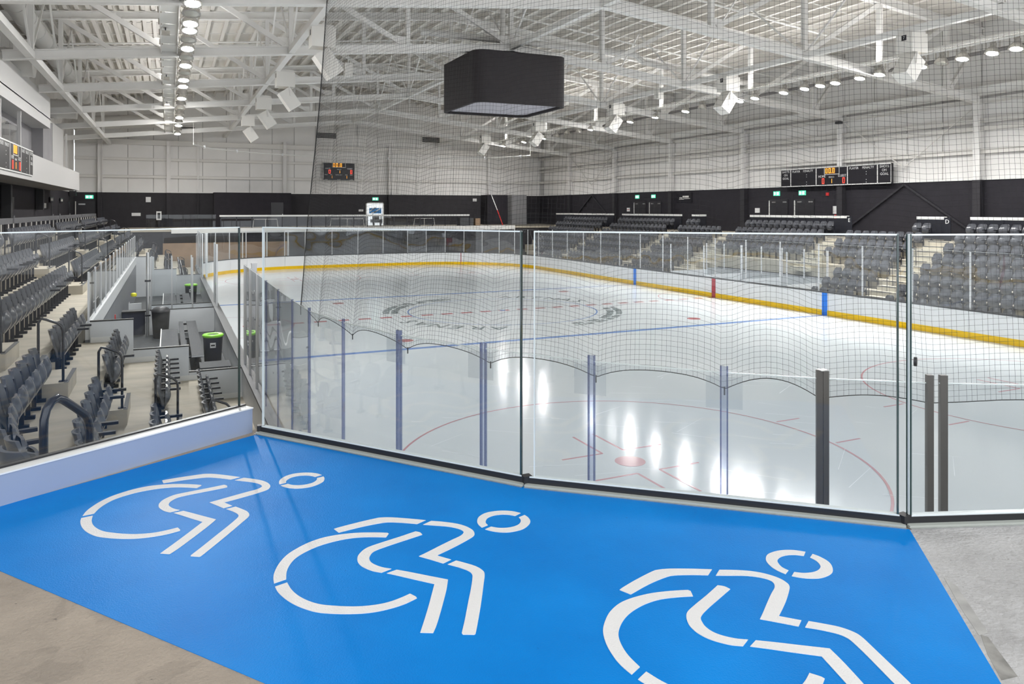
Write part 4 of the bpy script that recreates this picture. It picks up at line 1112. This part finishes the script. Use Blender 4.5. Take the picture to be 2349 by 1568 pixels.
for k, (y, z) in enumerate(((-14.2, 11.5), (-4.2, 11.5), (6.0, 11.5), (16.6, 11.5), (27.0, 11.5))):
    t = speaker_pair(f'white loudspeaker pair under the right tie beam, {ORD[k]} from the near end', 10.35, y, z, -1)
    text('number', '7', .16, (10.35-.43, y, z-.24), (PI/2, 0, -PI/2), white_l, t)
for (x, y, nm) in ((-7.2, 1.5, 'left of'), (10.1, 1.2, 'right of')):
    t = thing('ceiling_projector', f'small white device hanging from the roof {nm} the black box', 'projector', (x, y, 11.8))
    MB().box((x-.18, y-.2, 11.1), (x+.18, y+.2, 11.7)).build('device_body', spk, t); MB().tube([(x, y, 11.7), (x, y, 12.3)], .03, 6).build('hanger', steel, t)

# hanging box wrapped in dark fabric
t = thing('centre_scoreboard_box', 'big black fabric-wrapped box hanging over centre ice', 'hanging box', (0, 0, 12.1))
W_ = 2.35
def rsq(w_, r, n=5):
    pts = []
    for cx, cyy, a0 in ((w_-r, w_-r, 0), (-w_+r, w_-r, PI/2), (-w_+r, -w_+r, PI), (w_-r, -w_+r, 3*PI/2)):
        for i in range(n+1): a = a0+PI/2*i/n; pts.append((cx+r*math.cos(a), cyy+r*math.sin(a)))
    return pts
O = rsq(W_, .55); I = rsq(W_-.16, .45)
m = MB(); L0 = [(x, y, 9.74) for x, y in O]; L1 = [(x, y, 12.08) for x, y in O]; L2 = [(x, y, 9.74) for x, y in I]; L3 = [(x, y, 9.90) for x, y in I]
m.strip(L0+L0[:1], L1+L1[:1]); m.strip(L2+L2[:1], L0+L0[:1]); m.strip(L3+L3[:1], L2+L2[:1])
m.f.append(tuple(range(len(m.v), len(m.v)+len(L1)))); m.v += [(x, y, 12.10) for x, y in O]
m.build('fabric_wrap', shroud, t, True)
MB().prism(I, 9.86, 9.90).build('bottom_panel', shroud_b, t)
MB().tube([(0, 0, 12.1), (0, 0, ztop(0))], .13, 10).build('hanging_pole', steel_d, t, True)
for a, b in ((-1.4, -1.4), (1.4, -1.4), (-1.4, 1.4), (1.4, 1.4)): MB().tube([(a, b, 12.1), (a*.4, b*.4, zbot(0))], .02, 6).build('cable', blackm, t)
MB().box((.5, -.9, 12.12), (1.0, -.5, 12.55)).box((.55, -.85, 12.55), (.7, -.6, 12.75)).build('winch', blackr, t)
MB().box((-2.0, .6, 12.10), (-1.2, .66, 12.16)).build('top_frame', steel_d, t)

# round ducts at left
def duct(label, pts, r):
    t = thing('air_duct', label, 'duct', pts[0]); MB().tube(pts, r, 20).build('duct_shell', ductm, t, True)
    a, b = Vector(pts[0]), Vector(pts[-1])
    n = max(2, int((b-a).length/2.4))
    for k in range(n+1):
        p = a.lerp(b, k/n); d = (b-a).normalized()
        MB().tube([p-d*.03, p+d*.03], r+.025, 20).build('duct_flange', ductm, t, True)
    return t
duct('long white round duct running under the roof at left', [(-20.0, -22, 12.6), (-20.0, 26, 12.6)], .40)
duct('short fat white duct branching to the left wall, nearer one', [(-21.9, 3.4, 11.0), (-19.9, 3.4, 11.0)], .58)
duct('short fat white duct branching to the left wall, further one', [(-21.9, 19.2, 11.0), (-19.9, 19.2, 11.0)], .58)
dt = duct('white round duct crossing the far left corner', [(-21.35, 33.5, 11.6), (-15.5, 36.5, 12.4)], .55)
for a_ in ((-20.2, 34.1, 12.2), (-16.6, 35.95, 12.75)): MB().tube([a_, (a_[0], a_[1], ztop(a_[0])+.62)], .012, 5).build('hanger_rod', steel, dt)
t = thing('air_duct', 'square white duct on the wall above the press box', 'duct', (-21.4, 11.5, 9.8))
MB().box((-21.9, 8, 9.7), (-20.8, 14.5, 11.0)).build('duct_shell', boxm, t)
for k in range(4): MB().box((-20.8, 8.3+k*1.6, 9.85), (-20.78, 9.6+k*1.6, 10.85)).build('duct_seam', girtm, t)

# ================================================================ press box at left
pb = struct('press_box', 'white-fronted press box hanging above the left stand', 'press box', (-21, 8, 6.2))
MB().box((-22, -12, 6.20), (-20.36, 25.2, 6.38)).build('floor_soffit', soffit, pb)
MB().box((-20.42, -12, 6.20), (-20.30, 25.2, 7.40)).build('front_parapet', boxm, pb)
MB().box((-22, 25.1, 6.20), (-20.30, 25.22, 7.40)).build('end_parapet', boxm, pb)
MB().box((-21.2, -12, 6.38), (-21.1, 11.4, 9.1)).build('rear_partition', boxg, pb)
MB().box((-22, 11.35, 6.38), (-20.6, 11.5, 9.1)).build('end_partition', boxg, pb)
MB().box((-21.1, 11.5, 6.38), (-21.0, 18.0, 9.9)).build('side_partition', boxg, pb)
MB().box((-21.3, 18.0, 6.38), (-21.2, 25.0, 10.2)).build('side_partition', boxm, pb)
MB().box((-22, -12, 9.05), (-20.30, 11.45, 9.55)).build('roof_fascia', boxm, pb)
MB().box((-22, -12, 9.5), (-20.30, 11.45, 10.6)).build('upper_panel', boxm, pb)
for yy in (-6, -.2, 3.9): MB().box((-20.55, yy-.06, 7.4), (-20.42, yy+.06, 9.05)).build('mullion', boxm, pb)
for yy in (18.0, 24.9): MB().box((-21.1, yy-.06, 7.4), (-20.98, yy+.06, 10.0)).build('mullion', boxm, pb)
for k in range(9): MB().box((-20.52, -11.9+k*1.75, 7.4), (-20.505, -10.25+k*1.75, 8.35)).build('glass_pane', g_scr, pb)
# doors and fittings on the left block wall
def fitting(nm, label, cat, a, b, m, kind=None):
    o = MB().box(a, b).build(nm, m); return tag(o, label, cat, kind=kind)
for k, (y, wd) in enumerate(((7.6, .9), (11.8, .9), (26.0, .9), (29.5, .9), (35.5, .9))):
    d = thing(f'door_{k+1}', f'dark door on the left block wall, {ORD[k]} from the near end', 'door', (XL+.02, y, ZC), kind='structure')
    MB().box((XL-.03, y-wd/2, ZC+.05), (XL+.02, y+wd/2, ZC+2.2)).build('door_leaf', doorm, d); MB().box((XL+.02, y+wd/2-.12, ZC+.95), (XL+.06, y+wd/2-.05, ZC+1.25)).build('pull_handle', alu, d)
for k, (y, z0, z1) in enumerate(((9.0, 4.3, 6.1), (19.0, 4.9, 6.1))):
    t = thing('line_array_speaker', f'tall dark column loudspeaker on the left wall, {"nearer" if k == 0 else "further"} one', 'loudspeaker', (XL+.15, y, z0))
    MB().box((XL+.05, y-.16, z0), (XL+.42, y+.16, z1)).build('cabinet', blackr, t); MB().box((XL+.42, y-.14, z0+.05), (XL+.44, y+.14, z1-.05)).build('grille', bindark, t)
for k, (y, wd, body) in enumerate(((25.2, 1.6, ''), (30.3, 1.5, ''))):
    t = thing('wall_sign', f'small black hanging sign on the left wall, {"nearer" if k == 0 else "further"} one', 'sign', (XL+.1, y, 5.5))
    MB().box((XL+.05, y-.7, 5.4), (XL+.10, y+.7, 5.75)).build('sign_board', brd, t)
    for j in range(4): MB().box((XL+.10, y-.5+j*.27, 5.50), (XL+.105, y-.36+j*.27, 5.66)).build('sign_mark', girtm, t)
t = thing('wall_sign', 'white notice sign on the left wall beside the column loudspeaker', 'sign', (XL+.1, 22, 5.0))
MB().box((XL+.05, 21.2, 5.0), (XL+.08, 22.8, 5.32)).build('sign_board', signw, t); MB().box((XL+.08, 21.35, 5.12), (XL+.083, 22.6, 5.17)).build('sign_mark', girtm, t)
fitting('wall_camera', 'small black speaker box high on the left wall near the corner', 'loudspeaker', (XL+.05, 35.2, 6.0), (XL+.5, 35.8, 6.4), blackr)

# ================================================================ scoreboards
SEG = {'0': 'abcdef', '1': 'bc'}
def digit(parent, ch, o, ux, uz, h, m, nm='led_digit'):
    """o lower-left corner, ux in-plane right, uz up"""
    wd = h*.5; th = h*.13; n = ux.cross(uz).normalized()
    L = {'a': ((0, h-th), (wd, h)), 'd': ((0, 0), (wd, th)), 'f': ((0, h/2), (th, h)), 'e': ((0, 0), (th, h/2)), 'b': ((wd-th, h/2), (wd, h)), 'c': ((wd-th, 0), (wd, h/2))}
    mb = MB()
    for s in SEG[ch]:
        (a, b), (c, d) = L[s]
        P = [o+ux*x+uz*z for x, z in ((a, b), (c, b), (c, d), (a, d))]
        mb.add([tuple(p) for p in P]+[tuple(p+n*.008) for p in P], [(0,1,2,3)[::-1],(4,5,6,7),(0,1,5,4),(1,2,6,5),(2,3,7,6),(3,0,4,7)])
    mb.build(nm, m, parent)
def panel_face(parent, O, ux, uz, nrm, x0, z0, x1, z1, m, nm, d0=0.0, d1=.006):
    P = [O+ux*x+uz*z for x, z in ((x0, z0), (x1, z0), (x1, z1), (x0, z1))]
    return MB().add([tuple(p+nrm*d0) for p in P]+[tuple(p+nrm*d1) for p in P], [(0,1,2,3)[::-1],(4,5,6,7),(0,1,5,4),(1,2,6,5),(2,3,7,6),(3,0,4,7)]).build(nm, m, parent)
def big_board(label, O, ux, rot):
    """8.15 m x 1.13 m board; O lower-left front corner as read"""
    uz = Vector((0, 0, 1)); n = ux.cross(uz).normalized(); W, H = 8.15, 1.13
    t = thing('scoreboard', label, 'scoreboard', tuple(O))
    panel_face(t, O, ux, uz, n, 0, 0, W, H, brd, 'board_body', -.18, 0)
    B = [0, .84, 2.9, 5.23, 7.27, W]
    for x in B: panel_face(t, O, ux, uz, n, max(0, x-.03), 0, min(W, x+.03), H, trimw, 'frame_strip')
    for z in (0, H-.05): panel_face(t, O, ux, uz, n, 0, z, W, z+.05, trimw, 'frame_strip')
    def tx(s, x, z, size): text('lettering', s, size, tuple(O+ux*x+uz*z+n*.008), rot, white_l, t)
    for xc in (.42, 7.72):
        for j, s in enumerate(('SHOTS', 'ON', 'GOAL')): tx(s, xc, H-.17-.21*j, .20)
    for x0 in (.84, 5.23):
        tx('PLAYER', x0+.46, H-.18, .19); tx('PENALTY', x0+1.42, H-.18, .19)
        for z in (.72, .58, .27, .12): panel_face(t, O, ux, uz, n, x0+1.28, z-.02, x0+1.32, z+.02, white_l, 'colon_dot')
    panel_face(t, O, ux, uz, n, 3.55, .66, 4.62, .69, trimw, 'frame_strip'); panel_face(t, O, ux, uz, n, 3.52, .66, 3.55, H, trimw, 'frame_strip'); panel_face(t, O, ux, uz, n, 4.62, .66, 4.65, H, trimw, 'frame_strip')
    panel_face(t, O, ux, uz, n, 3.56, .70, 4.36, H-.05, ledbox, 'clock_window', 0, .004)
    for x in (3.62, 3.86, 4.14): digit(t, '0', O+ux*x+uz*.74+n*.005, ux, uz, .31, led_o)
    panel_face(t, O, ux, uz, n, 4.06, .74, 4.10, .78, led_o, 'led_dot', 0, .012)
    tx('HOME', 3.35, .56, .20); tx('PERIOD', 4.07, .50, .12); tx('GUEST', 4.85, .56, .20)
    digit(t, '0', O+ux*3.36+uz*.11+n*.005, ux, uz, .34, led_r); digit(t, '0', O+ux*4.88+uz*.11+n*.005, ux, uz, .34, led_r); digit(t, '1', O+ux*3.98+uz*.14+n*.005, ux, uz, .26, led_o)
    return t
big_board('long black scoreboard with white frame high on the right wall', Vector((21.45, 3.57, 6.36)), Vector((0, -1, 0)), (PI/2, 0, -PI/2))
big_board('long black scoreboard fixed to the white press box front at left', Vector((-20.26, -2.35, 6.38)), Vector((0, 1, 0)), (PI/2, 0, PI/2))
# far wall board
O = Vector((-1.40, 38.95, 7.70)); ux = Vector((1, 0, 0)); uz = Vector((0, 0, 1)); n = Vector((0, -1, 0))
t = thing('scoreboard', 'small black scoreboard on the pale far wall', 'scoreboard', tuple(O))
panel_face(t, O, ux, uz, n, 0, 0, 3.05, 1.70, brd, 'board_body', -.18, 0)
for a in ((0, 0, 3.05, .03), (0, 1.67, 3.05, 1.70), (0, 0, .04, 1.7), (3.01, 0, 3.05, 1.7), (.88, 1.24, 2.16, 1.28), (2.12, 1.24, 2.16, 1.7), (.88, 1.24, .91, 1.7)): panel_face(t, O, ux, uz, n, *a, trimw, 'frame_strip')
panel_face(t, O, ux, uz, n, .91, 1.29, 1.85, 1.66, ledbox, 'clock_window', 0, .004)
for x in (.95, 1.24, 1.60): digit(t, '0', O+ux*x+uz*1.30+n*.006, ux, uz, .35, led_o)
panel_face(t, O, ux, uz, n, 1.49, 1.30, 1.54, 1.35, led_o, 'led_dot', 0, .012)
for s, x, z, sz in (('HOME', .45, 1.14, .17), ('GUEST', 2.55, 1.14, .17), ('PERIOD', 1.52, 1.06, .12), ('PNLT', .30, .54, .11), ('SOG', .78, .54, .11), ('PLAYER PNLT', 1.50, .54, .11), ('SOG', 2.22, .54, .11), ('TEAM', 2.70, .54, .11), ('HOME', .30, .07, .10), ('GUEST', 1.5, .07, .10), ('HOME', 2.70, .07, .10)):
    text('lettering', s, sz, tuple(O+ux*x+uz*z+n*.008), (PI/2, 0, 0), white_l, t)
for ch, x, z, h, mm in (('0', .53, .65, .37, led_r), ('0', 2.60, .65, .37, led_r), ('1', 1.48, .70, .26, led_o), ('1', .74, .20, .25, led_o), ('1', 2.16, .20, .25, led_o)): digit(t, ch, O+ux*x+uz*z+n*.006, ux, uz, h, mm)

# ================================================================ far end
bx = struct('wall_room', 'charcoal projecting room with a dark door at the far wall', 'wall', (-7.8, 37.5, ZC))
MB().box((-11.15, 37.5, ZC), (-4.56, YF, 6.42)).build('room_block', walld2, bx)
d = thing('door_6', 'dark door in the projecting charcoal room at the far wall', 'door', (-5.8, 37.5, ZC), kind='structure')
MB().box((-6.32, 37.46, ZC), (-5.25, 37.52, 5.55)).build('door_leaf', doorm, d); MB().box((-5.36, 37.43, 4.3), (-5.30, 37.46, 4.5)).build('pull_handle', alu, d)
d = thing('door_7', 'dark door with pale edge at the left end of the far wall', 'door', (-21.2, YF-.1, ZC), kind='structure')
MB().box((-21.9, YF-.12, ZC), (-20.5, YF-.07, 5.6)).build('door_leaf', doorm, d); MB().box((-21.95, YF-.15, ZC), (-21.88, YF-.07, 5.6)).build('frame_edge', girtm, d); MB().box((-21.7, YF-.17, 5.3), (-21.2, YF-.11, 5.42)).build('door_closer', alu, d)
# open bright doorway with mural and machine
d = thing('door_8', 'open brightly lit doorway in the far wall', 'door', (3.7, YF-.1, ZC), kind='structure')
MB().box((2.80, YF-.16, ZC), (2.9, YF-.06, 5.6)).build('door_jamb', trimw, d); MB().box((4.5, YF-.16, ZC), (4.6, YF-.06, 5.6)).build('door_jamb', trimw, d); MB().box((2.80, YF-.16, 5.5), (4.6, YF-.06, 5.6)).build('door_head', trimw, d)
MB().box((2.9, YF-.10, ZC), (4.5, YF-.085, 5.5)).build('bright_opening', emit('daylit_opening', (.93, .97, 1.0), .62), d)
t = thing('mural', 'blue and white graphic panel seen through the far doorway', 'mural', (3.7, YF-.14, 4.5))
MB().box((3.15, YF-.14, 4.52), (4.35, YF-.11, 5.05)).build('blue_field', muralb, t)
for k, (a, b) in enumerate((((3.2, 4.75), (3.75, 5.12)), ((3.6, 4.62), (4.25, 5.0)), ((3.3, 4.56), (3.9, 4.72)))):
    MB().beam((a[0], YF-.15, a[1]), (b[0], YF-.15, b[1]), .02, .10).build('white_streak', signw, t)
MB().beam((3.35, YF-.165, 4.85), (3.8, YF-.165, 5.08), .01, .045).build('black_streak', blackr, t)
t = thing('ice_machine_cart', 'dark wheeled cart standing in the bright far doorway', 'cart', (3.7, 38.6, ZC))
MB().box((3.2, 38.3, ZC+.28), (4.2, 39.1, ZC+.60)).build('cart_body', blackr, t); MB().box((3.45, 38.5, ZC+.6), (3.95, 39.0, ZC+1.05)).build('engine_cover', bindark, t)
for a in (3.25, 4.15): MB().tube([(a, 38.32, ZC+.2), (a, 38.32, ZC+1.15)], .03, 6).build('upright', blackm, t)
for a in (3.35, 4.05):
    MB().tube([(a-.06, 38.4, ZC+.16), (a+.06, 38.4, ZC+.16)], .16, 12).build('wheel', blackr, t)
# guard rails along the far concourse
t = thing('guard_rail', 'long railing with pale top rail and black posts along the far concourse', 'railing', (0, 31.5, ZC))
MB().box((-11.05, 31.46, 4.32), (10.65, 31.54, 4.46)).build('top_rail', trimw, t)
for k in range(19):
    xx = -10.95+k*1.2; MB().box((xx-.03, 31.47, ZC), (xx+.03, 31.53, 4.32)).build('post', blackm, t)
    if k < 18: MB().box((xx+.05, 31.495, ZC+.06), (xx+1.15, 31.505, 4.28)).build('glass_pane', g_scr, t)
for (x0, x1, nm) in ((-16.4, -11.3, 'left'), (11.2, 19.6, 'right')):
    t = thing('glass_screen', f'frameless glass guard at the {nm} end of the far concourse', 'glass screen', ((x0+x1)/2, 31.5, ZC))
    k = 0; xx = x0
    while xx < x1-.2:
        MB().box((xx+.02, 31.49, ZC), (min(xx+1.6, x1)-.02, 31.51, 4.5)).build('glass_pane', g_scr, t); xx += 1.6
    MB().box((x0, 31.47, ZC), (x1, 31.53, ZC+.08)).build('base_channel', blackr, t)
for k, (x0, x1) in enumerate(((-8.2, -6.1), (-1.6, 1.5), (6.2, 8.3))):
    t = thing('folding_table', f'low pale folding barrier standing on the far concourse, {ORD[k]} from left', 'barrier', ((x0+x1)/2, 34.5, ZC))
    MB().tube([(x0, 34.5, ZC), (x0+.1, 34.5, ZC+.72), (x1-.1, 34.5, ZC+.72), (x1, 34.5, ZC)], .025, 6).build('frame_tube', girtm, t)
    MB().tube([((x0+x1)/2, 34.5, ZC), ((x0+x1)/2, 34.5, ZC+.72)], .02, 6).build('middle_leg', girtm, t)
t = thing('leaning_pole', 'long red and white pole leaning by the far right corner', 'pole', (14.5, 33.8, ZC))
MB().tube([(15.1, 33.8, ZC), (14.5, 33.8, ZC+1.5)], .05, 8).build('lower_pole', signr, t); MB().tube([(14.5, 33.8, ZC+1.5), (13.9, 33.9, ZC+3.0)], .04, 8).build('upper_pole', signw, t)
t = thing('storage_box', 'grey box with a cardboard carton beside the leaning pole', 'box', (12.0, 34, ZC))
MB().box((10.6, 33.8, ZC), (12.0, 34.6, ZC+.75)).build('grey_box', benchm, t); MB().box((12.2, 33.8, ZC), (12.7, 34.3, ZC+.7)).build('carton', brown, t)
MB().box((17.3, 36.5, ZC), (19.0, YF, 6.42)).build('room_block', mat('corner_pier_grey', (.20, .20, .21), .6), bx)
MB().box((15.0, 37.5, ZC), (17.3, YF, 6.42)).build('room_block', walld2, bx)
# wall below the far concourse, behind the end boards
ew = struct('wall_under', 'dark wall below the far concourse behind the end glass', 'wall', (0, 31.6, 0))
MB().box((-19, 31.45, 0), (20, 31.6, 3.1)).build('dark_face', walld, ew)
MB().box((-19, 31.40, 0), (-5.6, 31.45, 2.25)).build('brown_face', brown, ew)
MB().box((-19.2, 31.38, 0), (-15.2, 31.40, 3.1)).build('grey_face', walld2, ew)
for xx in (-9.3, -7.4, -5.7): MB().box((xx-.05, 31.33, 0), (xx+.05, 31.40, 3.05)).build('white_mullion', trimw, ew)
# exit signs
def exit_sign(label, c, axis):
    t = thing('exit_sign', label, 'exit sign', c)
    x, y, z = c
    if axis == 'x':
        MB().box((x-.30, y-.04, z-.15), (x+.30, y, z+.15)).build('sign_case', exitg, t); MB().box((x-.24, y-.05, z-.09), (x-.06, y-.04, z+.09)).build('arrow_field', exitw, t); MB().box((x+.03, y-.05, z-.1), (x+.20, y-.04, z+.1)).build('running_figure', exitw, t)
    else:
        MB().box((x-.04, y-.28, z-.15), (x, y+.28, z+.15)).build('sign_case', exitg, t); MB().box((x-.05, y+.06, z-.09), (x-.04, y+.22, z+.09)).build('arrow_field', exitw, t); MB().box((x-.05, y-.20, z-.1), (x-.04, y-.03, z+.1)).build('running_figure', exitw, t)
exit_sign('green exit sign above the bright far doorway', (3.75, YF-.1, 5.95), 'x')
exit_sign('green exit sign above the door in the far left corner', (-20.9, YF-.1, 5.98), 'x')
for k, y in enumerate((20.6, 18.25, 4.4, 2.2)):
    exit_sign(f'green exit sign on the right wall, {ORD[k]} from the far end', (XR-.09, y, 6.0 if k < 2 else 5.97), 'y')
for k, (y0, y1) in enumerate(((19.32, 21.07), (17.17, 18.81), (3.4, 5.07), (1.23, 2.84))):
    d = thing(f'door_{9+k}', f'black door with bright left edge on the right wall, {ORD[k]} from the far end', 'door', (XR-.1, (y0+y1)/2, ZC), kind='structure')
    MB().box((XR-.13, y0, ZC), (XR-.07, y1, 5.58)).build('door_leaf', doorm, d); MB().box((XR-.16, y1-.07, ZC), (XR-.08, y1, 5.5)).build('bright_edge', trimw, d)
    for e in (y1-.45, y0+.25): MB().box((XR-.17, e-.16, 5.36), (XR-.12, e+.16, 5.44)).build('door_closer', alu, d)
t = thing('wall_sign', 'black sign panel with faint grey lettering on the right wall', 'sign', (XR-.1, 14.15, 5.9))
MB().box((XR-.12, 13.2, 5.45), (XR-.08, 15.1, 6.25)).build('sign_board', brd, t)
for a, b, z, h in ((13.6, 14.35, 5.84, .14), (14.4, 14.75, 5.80, .06), (13.45, 14.2, 5.74, .05), (14.2, 14.8, 5.70, .05)): MB().box((XR-.125, a, z), (XR-.12, b, z+h)).build('sign_mark', girtm, t)
for k, (y, z) in enumerate(((6.2, 4.85), (22.0, 4.9))):
    t = thing('notice_board', f'small white notice on the right wall, {"nearer" if k == 0 else "further"} one', 'sign', (XR-.1, y, z))
    MB().box((XR-.11, y-.22, z-.16), (XR-.08, y+.22, z+.16)).build('notice_sheet', signw, t); MB().box((XR-.113, y-.15, z-.02), (XR-.11, y+.15, z+.02)).build('notice_mark', signr if k else girtm, t)
t = thing('extinguisher_cabinet', 'white extinguisher sign and red cylinder by the right wall column', 'sign', (XR-.1, -.35, 4.6))
MB().box((XR-.12, -.62, 4.65), (XR-.08, -.22, 5.12)).build('sign_board', signw, t); MB().tube([(XR-.2, -.5, 4.1), (XR-.2, -.5, 4.6)], .08, 10).build('red_cylinder', signr, t)
fitting('fire_alarm', 'small red alarm bell above the right wall doors', 'alarm', (XR-.14, .1, 5.75), (XR-.08, .3, 5.95), signr)
fitting('wall_phone', 'small white box on the far dark wall by the left corner', 'box', (-16.6, YF-.2, 5.55), (-16.2, YF-.08, 6.0), signw)
fitting('wall_plate', 'white notice plate on the far dark wall at left', 'sign', (-17.7, YF-.14, 4.35), (-17.0, YF-.08, 4.62), signw)
fitting('wall_plate', 'white notice plate beside the bright far doorway', 'sign', (2.1, YF-.14, 4.72), (2.55, YF-.08, 4.92), signw)
fitting('wall_lamp', 'small white lamp on the far dark wall near the right end', 'lamp', (14.1, YF-.2, 5.75), (14.5, YF-.08, 6.05), signw)
t = thing('notice_board', 'white framed pictogram sign on a post at the far left', 'sign', (-15.55, 38.03, ZC))
MB().box((-15.59, 38.06, ZC), (-15.51, 38.12, 4.7)).build('sign_post', blackm, t)
MB().box((-15.75, 38.0, 4.0), (-15.35, 38.06, 4.75)).build('sign_board', signw, t); MB().box((-15.66, 37.98, 4.12), (-15.44, 38.0, 4.62)).build('pictogram', blackr, t)
for k, xx in enumerate((-13.6, -1.0, 9.5)):
    t = thing('wall_vent', f'dark louvred vent high on the far wall, {ORD[k]} from left', 'vent', (xx, YF-.1, 11.9))
    MB().box((xx-1.0, YF-.14, 11.7), (xx+1.0, YF-.06, 12.3)).build('vent_frame', girtm, t)
    for j in range(4): MB().box((xx-.92, YF-.17, 11.76+j*.13), (xx+.92, YF-.13, 11.85+j*.13)).build('louvre', blackr, t)
fitting('dome_camera', 'small dark dome camera on the right wall column', 'camera', (21.3, 1.1-2.3, 10.0), (21.6, 1.4-2.3, 10.15), bindark)

# far net track
pts = []
for i in range(25):
    a = math.radians(172-164*i/24); pts.append((0.3+13.6*math.cos(a), 23.5+10.6*math.sin(a)*1.0, 9.6))
t = thing('net_track', 'long curved white net track hanging in front of the far wall', 'track', (0, 33, 9.6))
MB().tube(pts, .045, 8).build('track_tube', trimw, t, True)
for i in range(2, 24, 3): MB().box((pts[i][0]-.06, pts[i][1]-.06, 9.5), (pts[i][0]+.06, pts[i][1]+.06, 9.72)).build('track_clamp', alu_w, t)
for i in (0, 6, 12, 18, 24): MB().tube([(pts[i][0], pts[i][1], 9.6), (pts[i][0], pts[i][1], ztop(pts[i][0])+.6)], .010, 5).build('hanger_wire', steel, t)

# ================================================================ safety net round the near corner
B0 = [(-12.95, -21.36), (-12.92, -22.67), (-12.72, -23.9), (-12.36, -25.07), (-11.82, -26.18), (-11.17, -27.17), (-10.39, -28.04), (-9.81, -28.55), (-9.12, -29.05), (-8.0, -29.7), (-6.2, -30.3), (-4.0, -30.55), (-1.8, -30.55), (.4, -30.55)]
B0 = [Vector((x, y, 0)) for x, y in B0]
def catmull(P, t):
    i = min(int(t), len(P)-2); u = t-i
    p0, p1, p2, p3 = P[max(i-1, 0)], P[i], P[i+1], P[min(i+2, len(P)-1)]
    return .5*((2*p1)+(p2-p0)*u+(2*p0-5*p1+4*p2-p3)*u*u+(3*p1-p0-3*p2+p3)*u**3)
tab = []; acc = 0; last = None
for k in range(0, (len(B0)-1)*60+1):
    p = catmull(B0, k/60)
    if last is not None: acc += (p-last).length
    tab.append((acc, k/60, p)); last = p
LEN = acc; ZN0 = 3.34; ZN1 = 9.6
import bisect
keys = [a for a, _, _ in tab]
def net_at(s):
    i = min(bisect.bisect_left(keys, s), len(tab)-2); i = max(i, 1)
    a = tab[i]; d = (tab[min(i+3, len(tab)-1)][2]-tab[max(i-3, 0)][2]).normalized()
    return a[1], a[2], Vector((-d.y, d.x, 0))          # parameter, point, inward normal
def net_pt(s, v):
    t, p, n = net_at(s)
    u = t-int(t); seglen = 1.0
    arch = (4*u*(1-u))
    if t >= 7: arch *= .25
    z = ZN0 + (ZN1-ZN0)*v + .15*arch*(1-v)**1.5
    w = .11*arch*math.exp(-v*2.5) + .025*math.sin(s*2.1+v*9)*min(1, v*6)
    lean = .52*v
    q = p+n*(lean+.02-w*.5)
    q += n*(-.05*math.exp(-((s-8.55)**2)/.25-((z-3.6)**2)/.10))
    return Vector((q.x, q.y, z + .012*math.sin(s*5.3)))
net = thing('safety_net', 'black cord safety net hanging above the near corner glass', 'net', (-10, -27, ZN0))
CELL = .047; nS = int(LEN/CELL); nV = int((ZN1-ZN0)/CELL)
def strand(mb, pts, r):
    k = len(mb.v); m = len(pts)
    for i, p in enumerate(pts):
        d = (pts[min(i+1, m-1)]-pts[max(i-1, 0)]).normalized()
        a = d.cross(Vector((.3, .4, .86))).normalized(); b = d.cross(a)
        for j in range(3):
            t = 2*PI*j/3; q = p+a*(r*math.cos(t))+b*(r*math.sin(t)); mb.v.append((q.x, q.y, q.z))
    for i in range(m-1):
        for j in range(3):
            j2 = (j+1) % 3; mb.f.append((k+i*3+j, k+i*3+j2, k+i*3+3+j2, k+i*3+3+j))
mb = MB(); RN = .0011
grid_s = [i*CELL for i in range(nS+1)]
for s in grid_s:
    strand(mb, [net_pt(s, v/26) for v in range(27)], RN)
step = 2
for j in range(nV+1):
    strand(mb, [net_pt(grid_s[i], j/nV) for i in range(0, nS+1, step)], RN)
o = mb.build('cord_mesh', netm, net); o['kind'] = 'stuff'
er = MB(); strand(er, [net_pt(s, 0) for s in grid_s], .0045); er.build('bottom_rope', netm, net)
er = MB(); strand(er, [net_pt(0.02, v/40) for v in range(41)], .006); strand(er, [net_pt(0.10, v/40)+Vector((0, 0, .01)) for v in range(41)], .003); er.build('side_rope', netm, net)
for i in range(9):
    p = net_pt(min(LEN, keys[i*60]), 0)
    MB().box((p.x-.005, p.y-.005, p.z-.05), (p.x+.005, p.y+.005, p.z+.02)).build('net_tie', netm, net)
pts = [net_pt(s*LEN/60, 1.0)+Vector((0, 0, .03)) for s in range(61)]
tk = thing('net_track', 'curved track carrying the near safety net above the frame', 'track', tuple(pts[30])); MB().tube(pts, .045, 8).build('track_tube', trimw, tk, True)
# puck caught in the net
best = None
for k in range(0, nS):
    for v in range(0, 40):
        q = net_pt(grid_s[k], v/400); r = px(q)
        d = (r[0]-2099)**2+(r[1]-832)**2
        if best is None or d < best[0]: best = (d, q, grid_s[k])
_, q, s_ = best
tt, pp, nn = net_at(s_); 
ang = math.atan2(nn.y, nn.x)
Mx = Matrix.Rotation(ang+1.15, 3, 'Z') @ Matrix.Rotation(PI/2, 3, 'Y')
o = MB().lathe([(.033, -.0127), (.038, -.0105), (.038, .0105), (.033, .0127)], q+nn*.02, 24, Mx).build('hockey_puck', blackr, None, True)
tag(o, 'black hockey puck caught in the net beside the right glass joint', 'puck')
